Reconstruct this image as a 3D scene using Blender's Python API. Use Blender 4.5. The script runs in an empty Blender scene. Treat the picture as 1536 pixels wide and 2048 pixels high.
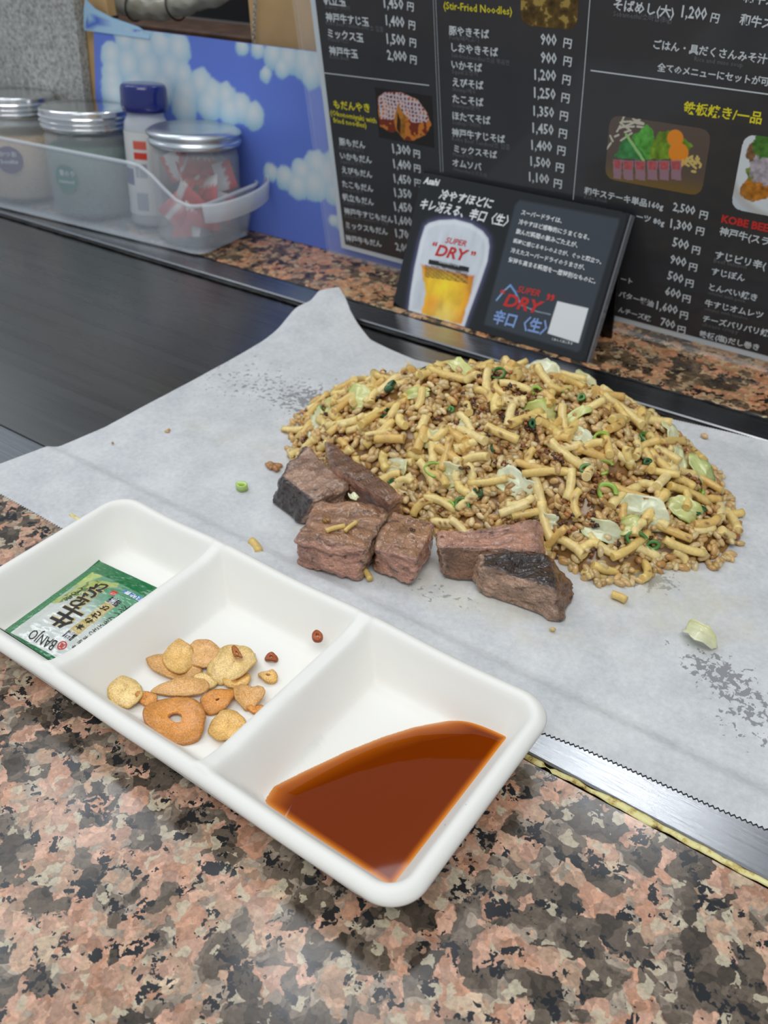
import bpy, math, random
import numpy as np
from mathutils import Matrix, Vector
SC = bpy.context.scene
COL = SC.collection
rng = np.random.default_rng(7)
random.seed(5)

# ------------------------------------------------------------------ camera
F = 1803.36                     # focal length in pixels of the 1536x2048 frame
CAM = np.array([0.0, 0.0, 0.28])
M = np.array([[0.81047, 0.58572, -0.00842], [0.34008, -0.48219, -0.80737], [-0.47695, 0.65148, -0.58999]])
cd = bpy.data.cameras.new('camera')
cam = bpy.data.objects.new('camera', cd); COL.objects.link(cam)
cd.sensor_fit = 'VERTICAL'; cd.sensor_height = 36; cd.lens = 36 * F / 2048
cam.matrix_world = Matrix(((M[0][0], -M[1][0], -M[2][0], CAM[0]), (M[0][1], -M[1][1], -M[2][1], CAM[1]),
                           (M[0][2], -M[1][2], -M[2][2], CAM[2]), (0, 0, 0, 1)))
cd.clip_start = 0.01; cd.clip_end = 50
cd.dof.use_dof = True; cd.dof.focus_distance = 0.36; cd.dof.aperture_fstop = 17
SC.camera = cam
# ------------------------------------------------------------------ light
w = bpy.data.worlds.new('world'); SC.world = w; w.use_nodes = True
w.node_tree.nodes['Background'].inputs[0].default_value = (0.80, 0.90, 1.0, 1)
w.node_tree.nodes['Background'].inputs[1].default_value = 0.60
def area(name, loc, target, sx, sy, power, col=(1, 1, 1)):
    l = bpy.data.lights.new(name, 'AREA'); l.shape = 'RECTANGLE'; l.size = sx; l.size_y = sy; l.energy = power; l.color = col
    o = bpy.data.objects.new(name, l); COL.objects.link(o); o.location = loc
    o.rotation_euler = (Vector(target) - Vector(loc)).to_track_quat('-Z', 'Y').to_euler()
area('ceiling_panel_light', (-0.42, 1.75, 1.9), (-0.25, 0.35, 0), 0.42, 0.22, 4.5, (0.93, 0.97, 1))
area('ceiling_panel_light', (-0.80, 0.86, 1.9), (-0.25, 0.35, 0), 0.45, 0.3, 3, (0.95, 0.97, 1))
area('ceiling_panel_light', (-1.60, 0.82, 1.9), (-0.25, 0.35, 0), 0.45, 0.3, 2.5, (0.9, 0.95, 1))
area('ceiling_panel_light', (0.3, -0.5, 1.9), (-0.2, 0.35, 0), 1.5, 0.9, 21, (1, 0.965, 0.92))
area('ceiling_panel_light', (-1.9, 0.2, 1.8), (-0.3, 0.35, 0), 0.5, 1.0, 9, (0.95, 0.98, 1))
SC.view_settings.view_transform = 'Standard'; SC.view_settings.look = 'None'
SC.view_settings.gamma = 1; SC.view_settings.use_curve_mapping = False
SC.view_settings.exposure = -0.12

# ------------------------------------------------------------------ geometry of the view
def ray(x, y): return M.T @ np.array([x - 768, y - 1024, F])
def bp(x, y, z=0.0):
    d = ray(x, y); return CAM + d * (z - CAM[2]) / d[2]
def by(x, y, Y):
    d = ray(x, y); return CAM + d * Y / d[1]
class Plane:
    def __init__(s, o, u, v):
        s.o = np.array(o, float); s.u = np.array(u, float) / np.linalg.norm(u)
        v = np.array(v, float); v = v - s.u * (v @ s.u); s.v = v / np.linalg.norm(v); s.n = np.cross(s.u, s.v)
    def uv(s, px):
        d = ray(*px); t = ((s.o - CAM) @ s.n) / (d @ s.n); q = CAM + d * t - s.o
        return np.array([q @ s.u, q @ s.v])
    def at(s, a, b, h=0.0): return s.o + s.u * a + s.v * b + s.n * h

# ------------------------------------------------------------------ helpers
def lin(c):
    c = np.asarray(c, float) / 255.0
    return np.where(c <= 0.04045, c / 12.92, ((c + 0.055) / 1.055) ** 2.4)
def C(r, g, b): return tuple(float(v) for v in lin((r, g, b))) + (1.0,)
def _h(i, j, k, s):
    n = (i * 374761393 + j * 668265263 + k * 2147483647 + s * 1274126177) & 0xffffffff
    n = ((n ^ (n >> 13)) * 1274126177) & 0xffffffff
    return ((n ^ (n >> 16)) & 0xffffff) / float(0xffffff)
def vn(P, s=0):
    P = np.asarray(P, float); I = np.floor(P).astype(np.int64); f = P - I; f = f * f * (3 - 2 * f); r = 0
    for a in (0, 1):
        for b in (0, 1):
            for c in (0, 1):
                wt = (f[..., 0] if a else 1 - f[..., 0]) * (f[..., 1] if b else 1 - f[..., 1]) * (f[..., 2] if c else 1 - f[..., 2])
                r = r + wt * _h(I[..., 0] + a, I[..., 1] + b, I[..., 2] + c, s)
    return r * 2 - 1
def fbm(P, s=0, o=4):
    r = 0; a = 1
    for k in range(o): r = r + a * vn(np.asarray(P) * 2 ** k, s + k); a *= 0.5
    return r
def sstep(a, b, x):
    t = np.clip((x - a) / (b - a), 0, 1); return t * t * (3 - 2 * t)

def empty(name, loc, label=None, cat=None, group=None):
    o = bpy.data.objects.new(name, None); COL.objects.link(o); o.location = loc; o.empty_display_size = 0.01
    return tag(o, label, cat, group)
def tag(o, label=None, cat=None, group=None, kind=None):
    if label: o['label'] = label
    if cat: o['category'] = cat
    if group: o['group'] = group
    if kind: o['kind'] = kind
    return o
def mesh_data(name, V, Fc, mat=None, smooth=True, cols=None, mats=None, fm=None):
    me = bpy.data.meshes.new(name)
    me.from_pydata([tuple(map(float, v)) for v in V], [], [tuple(map(int, f)) for f in Fc])
    if mats:
        for m in mats: me.materials.append(m)
        me.polygons.foreach_set('material_index', np.asarray(fm, dtype=np.int32))
    elif mat: me.materials.append(mat)
    if smooth: me.polygons.foreach_set('use_smooth', [True] * len(me.polygons))
    if cols is not None:
        cols = np.asarray(cols, float)
        if cols.shape[1] == 3: cols = np.hstack([cols, np.ones((len(cols), 1))])
        at = me.color_attributes.new('Col', 'FLOAT_COLOR', 'POINT'); at.data.foreach_set('color', cols.ravel())
    me.update(); return me
def obj(name, V, Fc, mat=None, parent=None, loc=None, **k):
    V = np.asarray(V, float)
    if loc is None:
        loc = np.zeros(3)
        if parent is None and len(V): loc = np.array([(V[:, 0].min() + V[:, 0].max()) / 2, (V[:, 1].min() + V[:, 1].max()) / 2, V[:, 2].min()])
        if parent is not None:
            p = parent
            while p is not None: loc = loc + np.array(p.location); p = p.parent
    loc = np.array(loc, float)
    o = bpy.data.objects.new(name, mesh_data(name, V - loc, Fc, mat, **k)); COL.objects.link(o)
    if parent is not None: o.parent = parent
    else: o.location = loc
    return o
class MB:
    def __init__(s): s.V = []; s.F = []; s.n = 0; s.c = []
    def add(s, V, Fc, col=None):
        V = np.asarray(V, float); s.V.append(V); s.F += [tuple(i + s.n for i in f) for f in Fc]; s.n += len(V)
        if col is not None: s.c.append(np.broadcast_to(np.asarray(col, float), (len(V), 3)))
        return s
    def build(s, name, mat, parent=None, **k):
        if s.c: k['cols'] = np.vstack(s.c)
        return obj(name, np.vstack(s.V), s.F, mat, parent, **k)
def grid_faces(nu, nv, flip=False, cu=False, cv=False):
    f = []
    for i in range(nu if cu else nu - 1):
        for j in range(nv if cv else nv - 1):
            a = i * nv + j; b = ((i + 1) % nu) * nv + j; c = ((i + 1) % nu) * nv + (j + 1) % nv; d = i * nv + (j + 1) % nv
            f.append((a, d, c, b) if flip else (a, b, c, d))
    return f
def box_geo(lo, hi, ch=0.0):
    """box with chamfered edges"""
    lo = np.array(lo, float); hi = np.array(hi, float)
    if ch <= 0:
        V = [(x, y, z) for x in (lo[0], hi[0]) for y in (lo[1], hi[1]) for z in (lo[2], hi[2])]
        return np.array(V), [(0, 1, 3, 2), (4, 6, 7, 5), (0, 4, 5, 1), (2, 3, 7, 6), (0, 2, 6, 4), (1, 5, 7, 3)]
    V = []; idx = {}
    for x in (0, 1):
        for y in (0, 1):
            for z in (0, 1):
                c = np.array([(lo, hi)[x][0], (lo, hi)[y][1], (lo, hi)[z][2]]); s = np.array([1 - 2 * x, 1 - 2 * y, 1 - 2 * z])
                for a in range(3):
                    off = s * ch; off[a] = 0; idx[(x, y, z, a)] = len(V); V.append(c + off)
    Fc = []
    for a in range(3):
        b, c = (a + 1) % 3, (a + 2) % 3
        for sd in (0, 1):
            q = []
            for (p, r) in ((0, 0), (1, 0), (1, 1), (0, 1)):
                k = [0, 0, 0]; k[a] = sd; k[b] = p; k[c] = r; q.append(idx[tuple(k) + (a,)])
            Fc.append(tuple(q) if sd else tuple(q[::-1]))
        for p in (0, 1):
            for r in (0, 1):
                k = [0, 0, 0]; k[b] = p; k[c] = r; k2 = list(k); k2[a] = 1
                q = (idx[tuple(k) + (b,)], idx[tuple(k) + (c,)], idx[tuple(k2) + (c,)], idx[tuple(k2) + (b,)])
                Fc.append(q if (p ^ r) else q[::-1])
    for k in [(x, y, z) for x in (0, 1) for y in (0, 1) for z in (0, 1)]:
        q = (idx[k + (0,)], idx[k + (1,)], idx[k + (2,)]); Fc.append(q if sum(k) % 2 else q[::-1])
    return np.array(V), Fc
def plane_box(pl, a0, a1, b0, b1, h0, h1, ch=0.0):
    V, Fc = box_geo((a0, b0, h0), (a1, b1, h1), ch); return np.array([pl.at(*v) for v in V]), Fc
def lathe(prof, n=48, cap0=True, cap1=True):
    prof = np.array(prof, float); m = len(prof); th = np.linspace(0, 2 * np.pi, n, endpoint=False)
    V = np.array([[r * np.cos(t), r * np.sin(t), z] for t in th for r, z in prof]); Fc = grid_faces(n, m, cu=True)
    if cap0: Fc.append(tuple(i * m for i in range(n))[::-1])
    if cap1: Fc.append(tuple(i * m + m - 1 for i in range(n)))
    return V, Fc
def tube(path, rad, n=8, caps=True):
    path = np.array(path, float); m = len(path); rad = np.broadcast_to(np.asarray(rad, float), (m,))
    T = np.gradient(path, axis=0); T /= np.linalg.norm(T, axis=1)[:, None]
    up = np.array([0, 0, 1.0]) if abs(T[0][2]) < 0.9 else np.array([1.0, 0, 0])
    V = []; N = np.cross(T[0], up); N /= np.linalg.norm(N)
    for k in range(m):
        N = N - T[k] * (N @ T[k]); N /= np.linalg.norm(N); B = np.cross(T[k], N)
        for j in range(n):
            a = 2 * np.pi * j / n; V.append(path[k] + rad[k] * (np.cos(a) * N + np.sin(a) * B))
    Fc = grid_faces(m, n, cv=True)
    if caps: Fc.append(tuple(range(n))); Fc.append(tuple((m - 1) * n + j for j in range(n))[::-1])
    return np.array(V), Fc
def ellipsoid(rx, ry, rz, nu=6, nv=5):
    V = [(0, 0, rz)]; Fc = []
    for i in range(1, nv):
        p = np.pi * i / nv
        for j in range(nu):
            a = 2 * np.pi * j / nu; V.append((rx * np.sin(p) * np.cos(a), ry * np.sin(p) * np.sin(a), rz * np.cos(p)))
    V.append((0, 0, -rz)); L = len(V) - 1
    for j in range(nu):
        Fc.append((0, 1 + j, 1 + (j + 1) % nu)); Fc.append((L, L - nu + (j + 1) % nu, L - nu + j))
        for i in range(nv - 2):
            a = 1 + i * nu; Fc.append((a + j, a + nu + j, a + nu + (j + 1) % nu, a + (j + 1) % nu))
    return np.array(V, float), Fc

# ------------------------------------------------------------------ materials
class NT:
    def __init__(s, name):
        s.m = bpy.data.materials.new(name); s.m.use_nodes = True; s.t = s.m.node_tree; s.b = s.t.nodes['Principled BSDF']
    def n(s, typ, **k):
        o = s.t.nodes.new(typ)
        for a, v in k.items():
            if a.startswith('i_'): o.inputs[int(a[2:])].default_value = v
            elif a.startswith('s_'): o.inputs[a[2:]].default_value = v
            else: setattr(o, a, v)
        return o
    def l(s, a, b): s.t.links.new(a, b)
    def ramp(s, src, stops, interp='LINEAR'):
        r = s.n('ShaderNodeValToRGB'); r.color_ramp.interpolation = interp
        e = r.color_ramp.elements
        while len(e) < len(stops): e.new(0.5)
        for q, (p, c) in zip(e, stops): q.position = p; q.color = c if len(c) == 4 else tuple(c) + (1,)
        s.l(src, r.inputs[0]); return r.outputs[0]
    def mix(s, fac, a, b, typ='MIX'):
        m = s.n('ShaderNodeMix', data_type='RGBA', blend_type=typ)
        for i, v in ((0, fac), (6, a), (7, b)):
            if isinstance(v, (int, float, tuple)): m.inputs[i].default_value = v
            else: s.l(v, m.inputs[i])
        return m.outputs[2]
    def noise(s, sc, det=4, vec=None, rough=0.5, dist=0.0):
        o = s.n('ShaderNodeTexNoise', s_Scale=sc, s_Detail=det, s_Roughness=rough, s_Distortion=dist)
        if vec is not None: s.l(vec, o.inputs['Vector'])
        return o.outputs['Fac']
    def coord(s, scale=None, rot=None, which='Object'):
        t = s.n('ShaderNodeTexCoord').outputs[which]
        if scale or rot:
            mp = s.n('ShaderNodeMapping'); s.l(t, mp.inputs[0])
            if scale: mp.inputs['Scale'].default_value = scale
            if rot: mp.inputs['Rotation'].default_value = rot
            t = mp.outputs[0]
        return t
    def bump(s, h, st=0.3, d=0.001):
        b = s.n('ShaderNodeBump', s_Strength=st, s_Distance=d); s.l(h, b.inputs['Height']); s.l(b.outputs[0], s.b.inputs['Normal'])
    def set(s, **k):
        for a, v in k.items(): s.b.inputs[a.replace('_', ' ')].default_value = v
        return s
def simple(name, col, rough=0.5, metal=0.0, spec=0.5, coat=0.0, noise=None, bump=None, **k):
    t = NT(name); t.set(Roughness=rough, Metallic=metal); t.b.inputs['Specular IOR Level'].default_value = spec; t.b.inputs['Coat Weight'].default_value = coat
    t.b.inputs['Base Color'].default_value = col
    if noise:
        sc, amt = noise; f = t.noise(sc, 4, t.coord()); d = tuple(c * (1 - amt) for c in col[:3]) + (1,); u = tuple(min(1, c * (1 + amt)) for c in col[:3]) + (1,)
        t.l(t.ramp(f, [(0.3, d), (0.7, u)]), t.b.inputs['Base Color'])
    if bump: t.bump(t.noise(bump[0], 4, t.coord()), bump[1], bump[2])
    for a, v in k.items(): t.b.inputs[a.replace('_', ' ')].default_value = v
    return t.m
def vcol(name, rough=0.5, spec=0.5, coat=0.0, bump=None, sss=0.0, noise=None):
    t = NT(name); a = t.n('ShaderNodeVertexColor', layer_name='Col'); c = a.outputs[0]
    if noise:
        f = t.noise(noise[0], 5, t.coord()); c = t.mix(1.0, c, t.ramp(f, [(0.3, (1 - noise[1],) * 3), (0.7, (1 + noise[1],) * 3)]), 'MULTIPLY')
    t.l(c, t.b.inputs['Base Color']); t.set(Roughness=rough); t.b.inputs['Specular IOR Level'].default_value = spec; t.b.inputs['Coat Weight'].default_value = coat
    t.b.inputs['Coat Roughness'].default_value = 0.15
    if sss: t.b.inputs['Subsurface Weight'].default_value = sss; t.b.inputs['Subsurface Radius'].default_value = (0.004, 0.002, 0.001); t.b.inputs['Subsurface Scale'].default_value = 1.0
    if bump: t.bump(t.noise(bump[0], 5, t.coord()), bump[1], bump[2])
    return t.m
def granite_mat(name, sat=1.0):
    t = NT(name); g = t.n('ShaderNodeNewGeometry').outputs['Position']
    nz = t.n('ShaderNodeTexNoise', s_Scale=170.0, s_Detail=4.0); t.l(g, nz.inputs['Vector'])
    sub = t.n('ShaderNodeVectorMath', operation='SUBTRACT'); t.l(nz.outputs['Color'], sub.inputs[0]); sub.inputs[1].default_value = (0.5, 0.5, 0.5)
    sc = t.n('ShaderNodeVectorMath', operation='SCALE'); t.l(sub.outputs[0], sc.inputs[0]); sc.inputs['Scale'].default_value = 0.009
    ad = t.n('ShaderNodeVectorMath', operation='ADD'); t.l(g, ad.inputs[0]); t.l(sc.outputs[0], ad.inputs[1]); P = ad.outputs[0]
    def vor(scale, feat='F1'):
        v = t.n('ShaderNodeTexVoronoi', feature=feat, s_Scale=scale); t.l(P, v.inputs['Vector']); return v
    def chan(v, i):
        s = t.n('ShaderNodeSeparateColor'); t.l(v.outputs['Color'], s.inputs[0]); return s.outputs[i]
    v1 = vor(118); v2 = vor(290); v3 = vor(430)
    big = t.noise(30, 3, g, 0.6)
    m1 = t.n('ShaderNodeMath', operation='MULTIPLY_ADD'); t.l(big, m1.inputs[0]); m1.inputs[1].default_value = 1.25; 
    mo = t.n('ShaderNodeMath', operation='MULTIPLY_ADD'); t.l(chan(v1, 0), mo.inputs[0]); mo.inputs[1].default_value = 0.62; mo.inputs[2].default_value = -0.44
    t.l(mo.outputs[0], m1.inputs[2])
    base = t.ramp(m1.outputs[0], [(0.0, C(76, 66, 56)), (0.24, C(104, 91, 78)), (0.38, C(124, 110, 96)), (0.44, C(168, 152, 134)), (0.50, C(190, 156, 130)), (0.60, C(200, 158, 134)), (0.72, C(194, 146, 118)), (0.84, C(204, 178, 150))], 'CONSTANT')
    small = t.ramp(chan(v2, 1), [(0.0, (0.62,) * 3), (0.3, (0.85,) * 3), (0.6, (1.0,) * 3), (0.85, (1.22,) * 3)], 'CONSTANT')
    base = t.mix(0.8, base, small, 'MULTIPLY')
    cream = t.ramp(chan(v2, 2), [(0, (0, 0, 0)), (0.90, (0.8, 0.8, 0.8))], 'CONSTANT'); base = t.mix(cream, base, C(196, 184, 158))
    fine = t.ramp(t.noise(520, 5, g, 0.7), [(0.25, (0.55,) * 3), (0.5, (0.98,) * 3), (0.75, (1.3,) * 3)]); base = t.mix(0.9, base, fine, 'MULTIPLY')
    ed = vor(118, 'DISTANCE_TO_EDGE'); edr = t.ramp(ed.outputs['Distance'], [(0.0, (0.80,) * 3), (0.05, (1, 1, 1))]); base = t.mix(0.8, base, edr, 'MULTIPLY')
    # black mica clusters
    bm = t.noise(95, 4, g, 0.62); bs = t.n('ShaderNodeMath', operation='MULTIPLY_ADD'); t.l(bm, bs.inputs[0]); bs.inputs[1].default_value = 1.7
    b2 = t.n('ShaderNodeMath', operation='MULTIPLY_ADD'); t.l(chan(v3, 0), b2.inputs[0]); b2.inputs[1].default_value = 0.34; b2.inputs[2].default_value = -0.55; t.l(b2.outputs[0], bs.inputs[2])
    blk = t.ramp(bs.outputs[0], [(0.0, (0, 0, 0)), (0.655, (1, 1, 1))], 'CONSTANT')
    base = t.mix(blk, base, C(32, 33, 36))
    if sat != 1.0:
        base = t.mix(1.0, base, (1.12, 0.98, 0.80, 1), 'MULTIPLY')
        h = t.n('ShaderNodeHueSaturation'); h.inputs['Saturation'].default_value = sat; h.inputs['Value'].default_value = 0.92; t.l(base, h.inputs['Color']); base = h.outputs[0]
    t.l(base, t.b.inputs['Base Color']); t.set(Roughness=0.16); t.b.inputs['Specular IOR Level'].default_value = 0.45
    t.l(t.ramp(t.noise(60, 3, g), [(0.3, (0.12,) * 3), (0.7, (0.26,) * 3)]), t.b.inputs['Roughness'])
    return t.m
def steel(name, col, rough, sc=(6, 600, 20), var=0.15, bump=0.08):
    t = NT(name); c = t.coord(sc); f = t.noise(1.0, 5, c, 0.7); f2 = t.noise(9, 3, t.coord())
    t.l(t.mix(0.5, t.ramp(f, [(0.3, tuple(x * (1 - var) for x in col[:3])), (0.7, tuple(x * (1 + var) for x in col[:3]))]), t.ramp(f2, [(0.3, tuple(x * 0.85 for x in col[:3])), (0.7, tuple(x * 1.1 for x in col[:3]))])), t.b.inputs['Base Color'])
    t.set(Metallic=1.0, Roughness=rough); t.l(t.ramp(f, [(0.2, (rough * 0.8,) * 3), (0.8, (rough * 1.2,) * 3)]), t.b.inputs['Roughness'])
    t.bump(f, bump, 0.0003); return t.m
def clear(name, tint=(0.9, 0.95, 1, 1), alpha=0.25, rough=0.1, spec=0.5):
    t = NT(name); t.set(Roughness=rough, Alpha=alpha); t.b.inputs['Base Color'].default_value = tint; t.b.inputs['Specular IOR Level'].default_value = spec; return t.m

MAT = dict(
    granite=granite_mat('granite_polished'), granite_far=granite_mat('granite_ledge_stone', 1.05),
    rail=steel('brushed_steel', (0.38, 0.385, 0.40), 0.26, (5, 420, 20), 0.3, 0.3), griddle=steel('dark_griddle_steel', (0.27, 0.265, 0.26), 0.28, (2, 120, 10), 0.05, 0.02),
    grime=simple('greasy_black_grime', C(24, 22, 20), 0.45, bump=(900, 0.6, 0.001)),
    white_text=simple('white_print', C(205, 212, 216), 0.5), grey_text=simple('grey_print', C(104, 106, 110), 0.5), yellow_text=simple('yellow_print', C(226, 214, 40), 0.5),
    red_text=simple('red_print', C(196, 44, 40), 0.5), blue_text=simple('pale_blue_print', C(130, 160, 215), 0.5), black_text=simple('black_print', C(22, 20, 16), 0.5),
    gold=simple('gold_print', C(196, 172, 110), 0.45), pure_white=simple('white_ink', C(235, 238, 240), 0.4),
    photo=vcol('printed_picture', 0.25, 0.4), photo_gloss=vcol('glossy_printed_picture', 0.06, 0.5, 0.3),
)
_tc = {}
def text_geo(s, bold=0.0, shear=0.0, res=1):
    k = (s, bold, shear, res)
    if k in _tc: return _tc[k]
    c = bpy.data.curves.new('t', 'FONT'); c.body = s; c.offset = bold; c.shear = shear; c.resolution_u = res
    o = bpy.data.objects.new('t', c); m = bpy.data.meshes.new_from_object(o)
    V = np.array([v.co for v in m.vertices]); Fc = [tuple(p.vertices) for p in m.polygons]
    bpy.data.objects.remove(o); bpy.data.curves.remove(c); bpy.data.meshes.remove(m)
    _tc[k] = (V, Fc); return _tc[k]
def put_text(mb, pl, s, pL, pR, h=0.0003, bold=0.0, shear=0.0, hf=1.0, uv=False, col=None, res=1):
    """write s so that its baseline runs from pL to pR (points of the plane)"""
    a = np.array(pL, float) if uv else pl.uv(pL); b = np.array(pR, float) if uv else pl.uv(pR)
    V, Fc = text_geo(s, bold, shear, res); x0 = V[:, 0].min(); W = V[:, 0].max() - x0; d = b - a; sc = np.linalg.norm(d) / W; d = d / np.linalg.norm(d)
    n = np.array([-d[1], d[0]]); X = (V[:, 0] - x0) * sc; Y = V[:, 1] * sc * hf
    Q = a + X[:, None] * d + Y[:, None] * n
    mb.add(np.array([pl.at(q[0], q[1], h) for q in Q]), Fc, col)
def in_poly(Q, poly):
    x, y = Q[..., 0], Q[..., 1]; r = np.zeros(x.shape, bool); n = len(poly)
    for i in range(n):
        x1, y1 = poly[i]; x2, y2 = poly[(i + 1) % n]
        c = ((y1 > y) != (y2 > y)); xx = (x2 - x1) * (y - y1) / ((y2 - y1) if y2 != y1 else 1e-12) + x1; r ^= c & (x < xx)
    return r
def poly_sd(Q, poly):
    """signed distance, positive inside"""
    d = np.full(Q.shape[:-1], 1e9); n = len(poly)
    for i in range(n):
        a = np.array(poly[i], float); b = np.array(poly[(i + 1) % n], float); e = b - a
        t = np.clip(((Q - a) @ e) / (e @ e + 1e-18), 0, 1); d = np.minimum(d, np.linalg.norm(Q - a - t[..., None] * e, axis=-1))
    return np.where(in_poly(Q, poly), d, -d)
def line_d(Q, pts):
    d = np.full(Q.shape[:-1], 1e9)
    for a, b in zip(pts[:-1], pts[1:]):
        a = np.array(a, float); b = np.array(b, float); e = b - a
        t = np.clip(((Q - a) @ e) / (e @ e + 1e-18), 0, 1); d = np.minimum(d, np.linalg.norm(Q - a - t[..., None] * e, axis=-1))
    return d
# ------------------------------------------------------------------ the counter
YS, YG, YB, YL = 0.2115, 0.2475, 0.4965, 0.5225       # sealant, groove, back rail, ledge
PZ = -0.0035                                           # griddle surface lies a little lower
V, Fc = box_geo((-1.6, -0.35, -0.03), (0.9, YS - 0.0008, 0), 0.0006)
tag(obj('granite_countertop', V, Fc, MAT['granite'], smooth=False), 'polished pink, brown and black speckled granite counter under the white tray', 'countertop')
V, Fc = box_geo((-1.6, YL + 0.0005, -0.03), (0.9, 0.604, 0), 0.0008)
tag(obj('granite_ledge', V, Fc, MAT['granite_far'], smooth=False), 'narrow granite ledge behind the griddle carrying the menu and the sign', 'ledge')
# sealant bead between granite and steel
n = 420; xs = np.linspace(-0.36, 0.35, n); V = []
for i, x in enumerate(xs):
    q = np.array([[x * 160, 0, 3.0]]); wv = 0.0003 * float(fbm(q, 3)[0]); wd = 0.00125 * (1 + 0.38 * float(fbm(q * 0.6, 9)[0]))
    if abs(x + 0.079) < 0.0016: wd *= 0.12
    hh = 0.0009 if wd > 0.0003 else -0.0004
    for k in range(7):
        a = np.pi * k / 6; V.append((x, YS + 0.0006 + wv - wd * np.cos(a), hh * np.sin(a) * (1 + 0.3 * float(fbm(q * 2, 5)[0])) - 0.0001))
seal = NT('aged_yellow_sealant'); f = seal.noise(260, 5, seal.coord(), 0.65)
seal.l(seal.ramp(f, [(0.30, C(70, 48, 22)), (0.40, C(196, 172, 96)), (0.52, C(226, 216, 150)), (0.8, C(232, 226, 168))]), seal.b.inputs['Base Color']); seal.set(Roughness=0.45); seal.bump(f, 0.5, 0.0006)
tag(obj('sealant_bead', V, grid_faces(n, 7, flip=True), seal.m), 'worn yellow sealant bead between granite counter and steel rail', 'sealant')
# griddle
gr = empty('teppan_griddle', (0, 0.37, PZ), 'long dark steel teppan griddle plate with brushed steel rails', 'griddle')
V, Fc = box_geo((-1.7, YG + 0.0035, -0.02), (0.9, YB - 0.003, PZ), 0.0005); obj('cooking_plate', V, Fc, MAT['griddle'], gr, smooth=False)
V, Fc = box_geo((-1.7, YS + 0.0026, -0.02), (0.9, YG, -0.0002), 0.0008); tag(obj('front_rail', V, Fc, MAT['rail'], gr, smooth=False), 'bright brushed front rail')
V, Fc = box_geo((-1.7, YB, -0.02), (0.9, YL - 0.0015, -0.0002), 0.0008); tag(obj('back_rail', V, Fc, MAT['rail'], gr, smooth=False), 'grey steel back rail')
def grime(y0, y1, seed, z0=-0.0012):
    m = 500; X = np.linspace(-1.6, 0.8, m); T = np.linspace(0, 1, 6); V = []
    for x in X:
        wob = 0.0009 * float(fbm(np.array([[x * 70, seed, 0]]), seed)[0])
        for t in T:
            z = z0 - 0.0008 * np.sin(np.pi * t) + 0.0005 * float(vn(np.array([[x * 300, t * 5, seed]]))[0]); V.append((x, y0 + (y1 - y0) * t + wob * (0.3 + t), z))
    return V, grid_faces(m, 6, flip=True)
V, Fc = grime(YG + 0.0004, YG + 0.0046, 1, -0.0052); tag(obj('grease_groove', V, Fc, MAT['grime'], gr), 'blackened groove between rail and plate')
V, Fc = grime(YB - 0.004, YB + 0.0008, 2, -0.0022); obj('grease_groove', V, Fc, MAT['grime'], gr)
V, Fc = grime(YL - 0.0022, YL + 0.0012, 3, -0.0001); obj('ledge_joint', V, Fc, MAT['grime'], gr)

# ------------------------------------------------------------------ parchment paper
frontpx = [(-60, 950), (0, 985), (60, 1018), (120, 1052), (400, 1190), (1085, 1462), (1160, 1490), (1300, 1552), (1430, 1610), (1536, 1655), (1640, 1700)]
fr = np.array([bp(x, y, 0.0006)[:2] for x, y in frontpx])
lf = np.array([bp(x, y, 0.0)[:2] for x, y in [(-60, 958), (0, 934), (74, 906), (210, 850), (370, 764), (520, 681), (570, 648), (610, 630), (640, 615), (668, 598)]])
bk = np.array([bp(x, y, 0.0)[:2] for x, y in [(668, 598), (700, 640), (740, 676), (830, 712), (1241, 809), (1500, 876), (1700, 925)]])
lf[-1] = [-0.412, 0.507]; bk[0] = lf[-1]
def resample(P, n):
    d = np.r_[0, np.cumsum(np.linalg.norm(np.diff(P, axis=0), axis=1))]; t = np.linspace(0, d[-1], n); return np.stack([np.interp(t, d, P[:, 0]), np.interp(t, d, P[:, 1])], 1)
NS, NTt = 471, 150
A = resample(fr, NS); B = resample(bk, NS); Lc = resample(lf, NTt); Lc = Lc - (1 - np.linspace(0, 1, NTt))[:, None] * (Lc[0] - A[0])
Rc = np.linspace(A[-1], B[-1], NTt)
s = np.linspace(0, 1, NS)[:, None, None]; t = np.linspace(0, 1, NTt)[None, :, None]
P = (1 - t) * A[:, None] + t * B[:, None] + (1 - s) * Lc[None] + s * Rc[None] - ((1 - s) * (1 - t) * A[0] + s * (1 - t) * A[-1] + (1 - s) * t * B[0] + s * t * B[-1])
X, Y = P[..., 0], P[..., 1]
P3 = np.stack([X, Y, 0 * X], -1)
Z = np.where(Y < YG, 0.0006, 0.0006)
Z = 0.0003 + (PZ + 0.0001) * np.clip((Y - YG - 0.0002) / 0.0075, 0, 1)
Z += 0.0004 * (fbm(P3 * [9, 26, 1], 4, 3) + 0.5) * sstep(0.255, 0.30, Y) + 0.0006 * np.maximum(0, fbm(P3 * [6, 6, 1], 8, 2)) * sstep(0.26, 0.34, Y)
Z -= 0.0004 * np.exp(-((Y - 0.2520) / 0.003) ** 2)
Z += (0.0042) * sstep(0.484, 0.498, Y)            # rests on the back rail
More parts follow.
